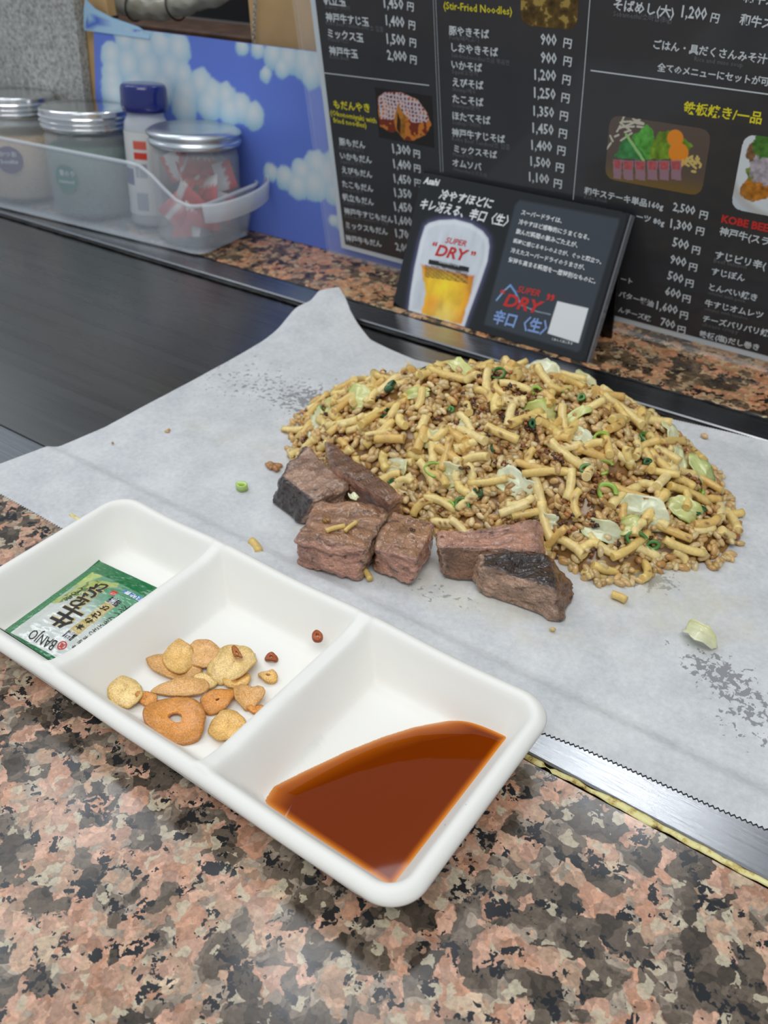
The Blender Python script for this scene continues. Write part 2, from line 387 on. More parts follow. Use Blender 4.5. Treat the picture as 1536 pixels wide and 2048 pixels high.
# lifted far left corner with a fold
dcx = X + 0.412; dcy = Y - 0.507; dc = np.sqrt((dcx / 0.055) ** 2 + (dcy / 0.055) ** 2)
Z += 0.0135 * np.exp(-dc ** 2 * 1.6) + 0.0025 * np.exp(-((dcx * 0.75 + dcy * 0.66 + 0.035) / 0.007) ** 2) * np.exp(-((dcx - dcy) / 0.06) ** 2)
dl = np.linalg.norm(np.stack([X + 0.418, Y - 0.474], -1), axis=-1); Z += 0.0035 * np.exp(-(dl / 0.014) ** 2)
P3[..., 2] = Z
P3[1::2, 0, 1] -= 0.0011; P3[1::2, -1, 1] += 0.0009
pt = NT('white_baking_paper'); g = pt.coord()
f = pt.noise(380, 6, g, 0.7); cl = pt.noise(38, 5, g, 0.65)
base = pt.mix(0.6, pt.ramp(f, [(0.3, C(176, 178, 180)), (0.7, C(222, 223, 224))]), pt.ramp(cl, [(0.3, C(184, 187, 190)), (0.7, C(222, 223, 223))]))
at = pt.n('ShaderNodeVertexColor', layer_name='Col'); sp = pt.n('ShaderNodeSeparateColor'); pt.l(at.outputs[0], sp.inputs[0])
# wet grease: R marks how much of the paper there has gone see-through
gn = pt.noise(300, 4, g, 0.6, 0.3); ma = pt.n('ShaderNodeMath', operation='MULTIPLY_ADD'); pt.l(sp.outputs[0], ma.inputs[0]); ma.inputs[1].default_value = 0.42; pt.l(gn, ma.inputs[2])
gm = pt.ramp(ma.outputs[0], [(0.775, (0, 0, 0)), (0.80, (0.9,) * 3)]); base = pt.mix(gm, base, C(134, 135, 137))
ye = pt.noise(70, 4, g, 0.6); my = pt.n('ShaderNodeMath', operation='MULTIPLY'); pt.l(sp.outputs[1], my.inputs[0]); pt.l(ye, my.inputs[1])
base = pt.mix(pt.ramp(my.outputs[0], [(0.25, (0, 0, 0)), (0.75, (0.55,) * 3)]), base, C(205, 196, 165))
pt.l(base, pt.b.inputs['Base Color']); pt.set(Roughness=0.75); pt.b.inputs['Specular IOR Level'].default_value = 0.3; pt.bump(f, 0.25, 0.0004)
def bump2(cx, cy, rx, ry): q = bp(cx, cy, PZ); return np.exp(-(((X - q[0]) / rx) ** 2 + ((Y - q[1]) / ry) ** 2))
gre = 0.72 * bump2(1430, 1340, 0.020, 0.012) + 0.62 * bump2(1500, 1440, 0.022, 0.018) + 0.6 * bump2(1000, 900, 0.13, 0.075) + 0.55 * bump2(640, 810, 0.03, 0.02) + 0.95 * bump2(1290, 1155, 0.016, 0.010) + 0.5 * bump2(860, 1180, 0.04, 0.012) + 0.42 * bump2(480, 760, 0.05, 0.04)
yel = 0.9 * bump2(1350, 1200, 0.05, 0.03) + 0.8 * bump2(900, 1180, 0.10, 0.02) + 0.5 * bump2(430, 870, 0.10, 0.02) + 1.0 * bump2(1000, 950, 0.13, 0.09)
cols = np.stack([np.clip(gre, 0, 1), np.clip(yel, 0, 1), 0 * X], -1).reshape(-1, 3)
tag(obj('baking_paper', P3.reshape(-1, 3), grid_faces(NS, NTt), pt.m, cols=cols), 'sheet of white baking paper with serrated edges spread over the griddle', 'paper')
def paper_z(x, y):
    i = np.argmin((X - x) ** 2 + (Y - y) ** 2); return float(Z.flat[i])
PP = PZ + 0.0012

# ------------------------------------------------------------------ tray
TZ = 0.0008; RIM = 0.0235; FLOOR = 0.0034
ca = bp(806, 1828, RIM); cb = bp(1114, 1400, RIM); cc = bp(238, 988, RIM)
TX0, TX1 = cc[0], (ca[0] + cb[0]) / 2; TY0, TY1 = ca[1], (cb[1] + cc[1]) / 2
tcx, tcy = (TX0 + TX1) / 2, (TY0 + TY1) / 2; hx, hy = (TX1 - TX0) / 2, (TY1 - TY0) / 2
print('TRAY', TX0, TX1, TY0, TY1)
DIV = [float(bp(435, 1530, RIM - 0.002)[0] + bp(742, 1222, RIM - .002)[0]) / 2, float(bp(150, 1310, RIM - 0.002)[0] + bp(460, 1080, RIM - .002)[0]) / 2]
print('DIV', DIV)
def rrect(cx, cy, a, b, r, n):
    """n points round a rounded rectangle, evenly along each side and each corner"""
    r = max(r, 1e-5); nc = 22; ns = (n - 4 * nc) // 4; out = []
    nx = int(round(2 * ns * a / (a + b))); ny = 2 * ns - nx
    for k, (sx, sy, a0) in enumerate(((1, 1, 0), (-1, 1, 90), (-1, -1, 180), (1, -1, 270))):
        for j in range(nc):
            t = math.radians(a0 + 90 * j / nc); out.append((cx + sx * (a - r) + r * math.cos(t), cy + sy * (b - r) + r * math.sin(t)))
        p = out[-1]; t = math.radians(a0 + 90); p = np.array((cx + sx * (a - r) + r * math.cos(t), cy + sy * (b - r) + r * math.sin(t)))
        sx2, sy2 = ((-1, 1), (-1, -1), (1, -1), (1, 1))[k]; q = np.array((cx + sx2 * (a - r) + r * math.cos(t), cy + sy2 * (b - r) + r * math.sin(t)))
        m = nx if k in (0, 2) else ny
        for j in range(m): out.append(tuple(p + (q - p) * j / m))
    return np.array(out)
def rr_sd(x, y, cx, cy, a, b, r):
    qx = np.abs(x - cx) - (a - r); qy = np.abs(y - cy) - (b - r)
    return -(np.minimum(np.maximum(qx, qy), 0) + np.sqrt(np.maximum(qx, 0) ** 2 + np.maximum(qy, 0) ** 2) - r)
RW = 0.0028                                            # half width of the rounded rim
def tray_h(x, y):
    x = np.asarray(x, float); y = np.asarray(y, float)
    d = rr_sd(x, y, tcx, tcy, hx, hy, 0.0135) - RW
    def prof(d, top, W):
        t = np.clip(d / W, 0, 2.0); z = top - (top - FLOOR) * t
        z = np.where(d < 0.003, top - (top - FLOOR) / W * (np.maximum(d, 0) ** 2) / 0.006, z + (top - FLOOR) / W * 0.0015)
        return z
    zo = prof(d, RIM, 0.0105); ed = sstep(0.0, 0.014, d)
    z = zo; k = 0.0035
    for xd in DIV:
        zd = prof(np.abs(x - xd) - 0.0016, RIM - 0.0022 * ed, 0.0105)
        h = np.clip(0.5 + 0.5 * (z - zd) / k, 0, 1); z = zd * (1 - h) + z * h + k * h * (1 - h)
    zf = FLOOR; k = 0.0030; h = np.clip(0.5 + 0.5 * (z - zf) / k, 0, 1); z = zf * (1 - h) + z * h + k * h * (1 - h)
    return z
n = 920; loops = []
inn = [0, .0004, .001, .0018] + list(np.linspace(.0028, hy, 46))
for d in inn[::-1]:
    L = rrect(tcx, tcy, hx - d, hy - d, min(max(0.0135 - d, 0.003), hy - d), n)
    z = tray_h(L[:, 0], L[:, 1]); 
    if d < RW: z = np.full(n, RIM) - 0.0012 * (1 - d / RW) ** 2
    loops.append(np.c_[L, z])
wob = lambda L: 0.0
for d, z in ((.0008, RIM - .0020), (.0012, RIM - .0034), (.0010, RIM - .0046), (.0002, RIM - .0052), (-.0012, RIM - .0053), (-.0020, RIM - .0062), (-.0040, .0120), (-.0046, .0113), (-.0036, .0108), (-.0052, .0076), (-.0058, .0069), (-.0048, .0064), (-.0066, .0036), (-.0072, .0030), (-.0062, .0025), (-.0080, .0004), (-.0095, 0)):
    L = rrect(tcx, tcy, hx + d, hy + d, 0.0140 - d * .6, n); loops.append(np.c_[L, np.full(n, z)])
L = np.stack(loops); L[..., 2] += TZ
xs_ = [TX0] + sorted(DIV) + [TX1]; sag = np.zeros(L.shape[:2])
for x_0, x_1 in zip(xs_[:-1], xs_[1:]):
    u_ = (L[..., 0] - x_0) / (x_1 - x_0); sag += np.where((u_ >= 0) & (u_ <= 1), np.sin(np.pi * np.clip(u_, 0, 1)) ** 2, 0)
L[..., 2] -= 0.0012 * sag * sstep(.010, .022, L[..., 2])
Fc = grid_faces(len(loops), n, cv=True); m = len(loops)
cap = loops[0]; half = [j for j in range(n)]
tm = NT('white_moulded_pulp'); g = tm.coord(); f = tm.noise(900, 3, g)
sp_ = tm.n('ShaderNodeTexVoronoi', s_Scale=95.0); tm.l(g, sp_.inputs['Vector']); s2 = tm.n('ShaderNodeSeparateColor'); tm.l(sp_.outputs['Color'], s2.inputs[0])
dots = tm.n('ShaderNodeMath', operation='MULTIPLY'); lt = tm.n('ShaderNodeMath', operation='LESS_THAN'); tm.l(sp_.outputs['Distance'], lt.inputs[0]); lt.inputs[1].default_value = 0.045
gt = tm.n('ShaderNodeMath', operation='GREATER_THAN'); tm.l(s2.outputs[0], gt.inputs[0]); gt.inputs[1].default_value = 0.66; tm.l(lt.outputs[0], dots.inputs[0]); tm.l(gt.outputs[0], dots.inputs[1])
tm.l(tm.mix(dots.outputs[0], C(240, 238, 231), C(130, 122, 112)), tm.b.inputs['Base Color']); tm.set(Roughness=0.5); tm.b.inputs['Specular IOR Level'].default_value = 0.35; tm.bump(f, 0.06, 0.0003)
VV = L.reshape(-1, 3); kk_ = np.round(VV * 2e5).astype(np.int64); _, ui_, inv_ = np.unique(kk_, axis=0, return_index=True, return_inverse=True); inv_ = inv_.reshape(-1)
Fc = [q for q in ([int(inv_[i]) for i in f] for f in Fc)]; Fc = [list(dict.fromkeys(q)) for q in Fc]; Fc = [tuple(q) for q in Fc if len(q) > 2]
tag(obj('sauce_tray', VV[ui_], Fc, tm.m), 'white moulded pulp tray with three compartments standing on the granite', 'tray')

# ------------------------------------------------------------------ sauce
cpx = [(505, 1640), (522, 1612), (546, 1573), (610, 1541), (693, 1502), (766, 1473), (830, 1453), (908, 1439), (944, 1426), (985, 1400)]
cp = [bp(x, y, FLOOR + TZ)[:2] for x, y in cpx]; cp[0] = cp[1] + (cp[1] - cp[2]) * 0.6 ; cp[-1] = cp[-2] + (cp[-2] - cp[-3]) * 0.5 + np.array([0, .004])
cp = [np.array([cp[0][0] - 0.02, cp[0][1] - 0.03])] + list(cp) + [cp[-1] + np.array([.03, .02])]
SX = np.linspace(DIV[0] + 0.004, TX1 - 0.003, 150); SY = np.linspace(TY0 + 0.003, TY1 - 0.003, 160)
GX, GY = np.meshgrid(SX, SY, indexing='ij'); Q = np.stack([GX, GY], -1)
region = cp + [np.array([TX1 + .05, TY0 - 0.05]), np.array([DIV[0] - .0, TY0 - .05])]
sd = poly_sd(Q, region); SH = 0.0046
tr = tray_h(GX, GY)
SZ = FLOOR - 0.0006 + np.where(sd > 0, 0.0006 + SH * (1 - np.exp(-np.maximum(sd, 0) / 0.0060)), sd * 0.5)
dep = np.maximum(SZ - tr, 0)
keep = (SZ > tr - 0.0012).reshape(-1)
Fc = [q for q in grid_faces(150, 160) if keep[list(q)].any()]
used = sorted({i for q in Fc for i in q}); mp = {i: k for k, i in enumerate(used)}
V = np.c_[GX.reshape(-1), GY.reshape(-1), (SZ + TZ).reshape(-1)][used]; Fc = [tuple(mp[i] for i in q) for q in Fc]
tt = np.clip(dep / (SH * .85), 0, 1)[..., None] ** 1.3
c0, c1, c2 = lin((214, 138, 56)), lin((178, 90, 10)), lin((116, 44, 0))
cc_ = np.where(tt < 0.45, c0 + (c1 - c0) * tt / 0.45, c1 + (c2 - c1) * (tt - 0.45) / 0.55).reshape(-1, 3)[used]
tag(obj('sauce_puddle', V, Fc, vcol('translucent_orange_brown_sauce', 0.035, 0.22), cols=cc_), 'glossy orange-brown dipping sauce pooled in the right compartment of the tray', 'sauce', kind='stuff')
def tray_top(x, y): return float(tray_h(x, y)) + TZ
# ------------------------------------------------------------------ wasabi sachet
fz = FLOOR + TZ + 0.0006
pB, pT, pR = bp(85, 1320, fz + .001), bp(199, 1122, fz + .001), bp(325, 1180, fz + .001)
pLq = pB + pT - pR
pk_c = (pB + pT) / 2
Xd = pLq - pB; Wd = np.linalg.norm(Xd); Yd = pB - pR; Hd = np.linalg.norm(Yd)   # text upright: top edge is the B-L edge
pp = Plane(pR, Xd, Yd)                                                      # a: 0..Wd reading direction, b: 0..Hd
print('PACKET', Wd, Hd)
def pk_h(a, b):
    ea = np.minimum(a, Wd - a); eb = np.minimum(b, Hd - b); P_ = np.stack([a * 220, b * 220, 0 * a], -1)
    z = 0.0024 * sstep(0.003, 0.011, ea) * sstep(0.005, 0.015, eb) * (1 + 0.12 * fbm(P_ * 0.5, 6, 2)) + 0.00018 * fbm(P_ * [1, 2.2, 1], 3, 3) * sstep(0, 0.004, np.minimum(ea, eb)) + 0.00007 * fbm(P_ * 1.4, 31, 2)
    # right edge climbs the tray's sloping divider
    q = pp.o + pp.u * a[..., None] + pp.v * b[..., None]
    return np.maximum(z, tray_h(q[..., 0], q[..., 1]) + TZ + 0.0005 - pp.o[2] + 0.0 * z)
na, nb_ = 150, 220
ga, gb = np.meshgrid(np.linspace(0, Wd, na), np.linspace(0, Hd, nb_), indexing='ij'); H = pk_h(ga, gb)
ea = np.minimum(ga, Wd - ga); eb = np.minimum(gb, Hd - gb); Q = np.stack([ga, gb], -1)
P_ = np.stack([ga * 400, gb * 400, 0 * ga], -1)
green = lin((30, 112, 62)); col = np.ones(ga.shape + (3,)) * green
bl, bt, bb = 0.0042, 0.0055, 0.0075
inner = (ga > bl) & (ga < Wd - bl * 0.8) & (gb > bb) & (gb < Hd - bt)
v = (gb - bb) / (Hd - bb - bt)
g1 = lin((206, 210, 206)) * (1 - 0) + 0 * v[..., None]; g2 = lin((88, 150, 112))
mixv = np.clip(1 - sstep(0.12, 0.62, v + 0.10 * fbm(P_ * 0.12, 4, 2) + 0.25 * (ga / Wd - 0.5)), 0, 1)[..., None]
ic = g1 * (1 - mixv) + g2 * mixv
ic = ic * (1 + 0.06 * fbm(P_ * 0.5, 9, 3)[..., None])
col = np.where(inner[..., None], ic, col)
# embossed dotted seal edges
edge = (~inner) & ((ga < bl) | (ga > Wd - bl * .8)); dots = (np.sin(ga * 9000) * np.sin(gb * 6500) > 0.35)
col = np.where((edge & dots)[..., None], lin((96, 160, 110)), col)
# wasabi root picture, near the bottom edge and the right side
root = [(Wd * .93, Hd * .54), (Wd * .80, Hd * .52), (Wd * .72, Hd * .42), (Wd * .58, Hd * .26), (Wd * .44, Hd * .18), (Wd * .50, Hd * .13), (Wd * .70, Hd * .18), (Wd * .84, Hd * .30), (Wd * .90, Hd * .44)]
rs = poly_sd(Q, root) + 0.0006 * fbm(P_ * 0.5, 12, 3); rc = np.where((fbm(P_ * 1.0, 15, 3) > 0.25)[..., None], lin((92, 118, 52)), lin((170, 182, 96)))
col = np.where(((rs > 0) & inner)[..., None], rc, col)
leaf = poly_sd(Q, [(Wd * .93, Hd * .34), (Wd * .80, Hd * .26), (Wd * .74, Hd * .13), (Wd * .93, Hd * .12)]) + 0.0008 * fbm(P_ * 0.6, 22, 3)
col = np.where(((leaf > 0) & inner)[..., None], lin((176, 194, 104)) * (1 + 0.2 * fbm(P_ * 1.5, 5, 2)[..., None]), col)
def prect(x0, x1, y0, y1, c, sk=0.0):
    global col
    mm = (ga > Wd * x0) & (ga < Wd * x1) & (gb > Hd * (y0)) & (gb < Hd * (y1)); col = np.where(mm[..., None], lin(c), col)
prect(.215, .345, .30, .77, (190, 170, 108)); prect(.215, .345, .70, .77, (30, 28, 20)); prect(.205, .345, .28, .345, (28, 26, 20))
prect(.34, .42, .22, .27, (188, 70, 60))
bt_ = poly_sd(Q, [(Wd * .03, Hd * .185), (Wd * .34, Hd * .20), (Wd * .34, Hd * .155), (Wd * .03, Hd * .14)]); col = np.where((bt_ > 0)[..., None], lin((24, 120, 190)), col)
V = np.array([pp.at(a, b, h) for a, b, h in zip(ga.ravel(), gb.ravel(), H.ravel())])
sach = empty('wasabi_sachet', pk_c, 'green and silver wasabi sachet lying in the left compartment of the white tray', 'sachet')
pm = vcol('glossy_printed_foil', 0.22, 0.5, 0.5, bump=(200, 0.10, 0.0006))
n0 = na * nb_; V2 = np.array([pp.at(a, b, -0.0004) for a, b in zip(ga.ravel(), gb.ravel())]); V2[:, 2] = np.minimum(V2[:, 2], V[:, 2] - .0003) + np.maximum(0, V[:, 2] - V2[:, 2] - 0.004) * 0
V2[:, 2] = np.where(V[:, 2] - fz > 0.0042, V[:, 2] - .0005, V2[:, 2])
obj('pouch', V, grid_faces(na, nb_), pm, sach, cols=col.reshape(-1, 3))
def wrap(mb):                                       # lay the print on the pillow surface
    for V_ in mb.V:
        d = V_ - pp.o; a = d @ pp.u; b = d @ pp.v; V_ += pp.n * (pk_h(a, b) + 0.00012)[:, None]
    return mb
k = MB()
def vtext(s, x, y0, y1, size, bold=0.0, mb=k):      # vertical column, top y0 down to y1 (fractions)
    m_ = len(s)
    for i, ch in enumerate(s):
        y = y0 + (y1 - y0) * (i + 0.5) / m_; a = np.array([Wd * x - size / 2, Hd * y - size * 0.42]); put_text(mb, pp, ch, a, a + [size, 0], 0, bold, uv=True, res=2)
gk = MB(); vtext('生', .54, .73, .53, .0128, .05, gk); vtext('わさび', .59, .54, .20, .0082, .07, gk)
tag(wrap(gk).build('gold_lettering', MAT['gold'], sach, smooth=False), kind='stuff')
k = MB(); vtext('生', .54, .73, .53, .0122, .025, k); vtext('わさび', .59, .54, .20, .0074, .03, k); vtext('おろし', .76, .50, .32, .0030, 0, k); vtext('本わさび', .28, .68, .36, .0036, .02, k)
vtext('※西洋わさびをブレンド', .135, .80, .26, .0024, 0.0, k); put_text(k, pp, 'BANJO', (Wd * .33, Hd * .815), (Wd * .70, Hd * .815), 0, 0.0, uv=True, res=2, hf=1.3)
for V_ in k.V: V_ += pp.n * 0.0001
tag(wrap(k).build('black_lettering', MAT['black_text'], sach, smooth=False), kind='stuff')
k = MB(); vtext('国産', .28, .77, .70, .0030, 0, k); vtext('使用', .28, .345, .28, .0028, 0, k); put_text(k, pp, '風味豊', (Wd * .08, Hd * .148), (Wd * .30, Hd * .165), 0, 0.02, uv=True); vtext('□▽', .045, .90, .80, .0024, 0, k)
for V_ in k.V: V_ += pp.n * 0.0001
tag(wrap(k).build('white_lettering', MAT['pure_white'], sach, smooth=False), kind='stuff')
k = MB(); th = np.linspace(0, 2 * np.pi, 25)[:-1]; V_ = []
for r in (.0021, .0016): V_ += [pp.at(Wd * .255 + r * np.cos(t_), Hd * .825 + r * np.sin(t_), 0) for t_ in th]
k.add(V_, [(i, (i + 1) % 24, 24 + (i + 1) % 24, 24 + i) for i in range(24)])
put_text(k, pp, '萬', (Wd * .255 - .0012, Hd * .825 - .0010), (Wd * .255 + .0012, Hd * .825 - .0010), 0, .02, uv=True)
wrap(k).build('red_seal', MAT['red_text'], sach, smooth=False)

# ------------------------------------------------------------------ fried garlic chips
gm = vcol('fried_garlic', 0.38, 0.4, 0.15, bump=(700, 0.4, 0.0006), sss=0.1, noise=(1700, 0.30))
GC = dict(light=(236, 200, 134), gold=(230, 182, 108), tan=(222, 170, 108), orange=(214, 144, 70), brown=(168, 100, 42), red=(160, 78, 30))
def chip(cx, cy, rx, ry, rot, tone, label, lift=0.0, hole=0.0, cup=0.0012, tilt=(0, 0), th=0.0011, jag=0.08, seed=0, name='garlic_chip', cat='garlic chip', grp=None, hoff=(0, 0)):
    cx, cy, rx, ry = cx / 2.4774, 960 + cy / 2.4774, rx / 2.4774, ry / 2.4774
    z0 = FLOOR + TZ + lift; r_ = np.radians(rot); n = 44; rings = np.array([0, .12, .22, .36, .5, .64, .78, .9, .97, 1.0])
    if hole: rings = hole + (1 - hole) * np.array([0, .04, .12, .3, .5, .68, .84, .95, 1.0])
    c = bp(cx, cy, z0); up0 = max(0, tray_top(c[0], c[1]) - FLOOR - TZ); z0 += up0; lift += up0; c = bp(cx, cy, z0); t = np.linspace(0, 2 * np.pi, n, endpoint=False)
    rad = 1 + jag * 1.6 * vn(np.stack([np.cos(t) * 1.3 + seed * 7, np.sin(t) * 1.3, 0 * t], -1), seed) + jag * 0.5 * vn(np.stack([np.cos(t) * 4 + seed, np.sin(t) * 4, 0 * t], -1), seed + 3)
    ex = rx * np.cos(t) * rad; ey = ry * np.sin(t) * rad
    out = np.array([bp(cx + a * np.cos(r_) - b * np.sin(r_), cy + a * np.sin(r_) + b * np.cos(r_), z0) for a, b in zip(ex, ey)]) - c
    R_ = np.mean(np.linalg.norm(out, axis=1)); V = []; cl = []; tone = np.array(lin(GC[tone]))
    for side in (1, -1):
        for rr in (rings if side > 0 else rings[::-1]):
            o = out * rr
            if hole and rr < hole + (1 - hole) * .3: o = o + np.array([hoff[0], hoff[1], 0])
            zz = cup * (rr ** 2) * np.sin(t * 2 + seed) * 0.7 + 0.0006 * vn(np.c_[o[:, :2] * 260, 0 * t + seed], seed)
            if not hole: zz = zz - 0.0006 * np.exp(-((out @ np.array([1, .3, 0]) * rr) / 0.0009) ** 2) * (rr < .45) * side
            e = np.sqrt(max(0, 1 - max(0, (rr - .9) / .1) ** 2)) if rr > .9 else 1
            zz = zz + th / 2 * side * (e * 0.85 + 0.15) + o[:, 0] * tilt[0] + o[:, 1] * tilt[1]
            V.append(c + np.c_[o[:, :2], zz + th]); m_ = 1.0 + 0.18 * (1 - rr) + 0.10 * fbm(np.c_[o[:, :2] * 500, 0 * t], seed, 3)
            if rr > .9: m_ = m_ * 0.70
            elif rr > .75: m_ = m_ * 0.88
            if rr < .3 and not hole: m_ = m_ * 0.95
            cl.append(np.array(tone)[None] * m_[:, None] * [1, 1 - 0.06 * (rr > .9), 1 - 0.2 * (rr > .85)])
    V = np.vstack(V); nr = len(rings) * 2; lo = V[:, 2].min() - (z0 if lift else FLOOR + TZ)
    V[:, 2] -= min(0, lo - 0.0001) if not lift else 0
    o = obj(name, V, grid_faces(nr, n, cu=True, cv=True, flip=True), gm, cols=np.vstack(cl)); tag(o, label, cat, grp); return o
G = 'fried garlic chips in the middle compartment'
chip(625, 1060, 88, 82, 20, 'light', 'pale wrinkled garlic chip furthest left of the pile', cup=.002, jag=.10, seed=1, grp=G)
chip(728, 1092, 55, 36, 15, 'orange', 'darker garlic chip tucked behind the big holed one at left', seed=2, jag=.16, grp=G)
chip(865, 932, 135, 62, 12, 'tan', 'long oval garlic chip lying underneath the back left group', seed=3, grp=G)
chip(890, 888, 80, 78, 0, 'gold', 'squarish tan garlic chip on top of the long oval one', lift=.0016, seed=4, jag=.09, cup=.0012, grp=G)
chip(1015, 878, 92, 62, 8, 'tan', 'tan garlic chip with a slit wedged in the middle of the back row', lift=.0014, seed=5, tilt=(0, .08), grp=G)
chip(1160, 915, 122, 78, -18, 'light', 'large pale curled garlic chip at the right of the back row', lift=.0019, seed=6, cup=.0034, jag=.12, grp=G)
chip(1020, 1008, 56, 40, 15, 'light', 'small pale yellow garlic chip in the centre behind the long narrow one', seed=7, grp=G)
chip(1176, 1006, 66, 42, -8, 'gold', 'small amber garlic chip in front of the large curled one', seed=8, grp=G)
chip(1330, 985, 51, 31, 5, 'gold', 'small ring-like garlic chip nearest the sauce compartment', hole=.26, seed=9, grp=G)
chip(893, 1040, 148, 37, 3, 'tan', 'long narrow garlic chip behind the big holed one', lift=.0016, seed=10, tilt=(0, .35), jag=.04, grp=G)
chip(916, 1096, 22, 20, 0, 'gold', 'tiny garlic crumb between the long chip and the big holed chip', seed=11, jag=.2, grp=G)
chip(1082, 1110, 97, 50, -22, 'orange', 'almond shaped orange garlic chip with a pale slit', seed=12, hole=.12, tilt=(0, .12), grp=G)
chip(1240, 1078, 72, 60, -30, 'tan', 'wrinkled triangular garlic chip at the right of the pile', seed=13, jag=.2, cup=.003, grp=G)
chip(1270, 1146, 37, 22, 0, 'orange', 'small burnt garlic crumb in front of the wrinkled triangular chip', seed=14, jag=.22, grp=G)
chip(872, 1190, 163, 112, 5, 'orange', 'largest orange garlic chip with a hole through its middle', lift=.0012, hole=.22, seed=15, jag=.07, cup=.0022, tilt=(0, .06), grp=G, th=.0015)
chip(1132, 1236, 98, 76, -8, 'gold', 'fan shaped golden garlic chip at the front of the pile', seed=16, jag=.09, grp=G)
chip(1345, 893, 34, 22, 0, 'red', 'dark orange dried chilli slice behind the small ring-like garlic chip', hole=.3, seed=17, name='chilli_slice', cat='chilli', grp='dried chilli slices in the tray')
chip(1574, 792, 28, 27, 0, 'red', 'round brown dried chilli ring lying alone by the divider of the tray', hole=.34, seed=18, jag=.0, cup=.0003, th=.0018, name='chilli_slice', cat='chilli', grp='dried chilli slices in the tray')
chip(1176, 868, 36, 18, 48, 'brown', 'brown dried chilli slice lying on the large pale garlic chip', lift=.0046, hole=.3, seed=19, name='chilli_slice', cat='chilli', grp='dried chilli slices in the tray')

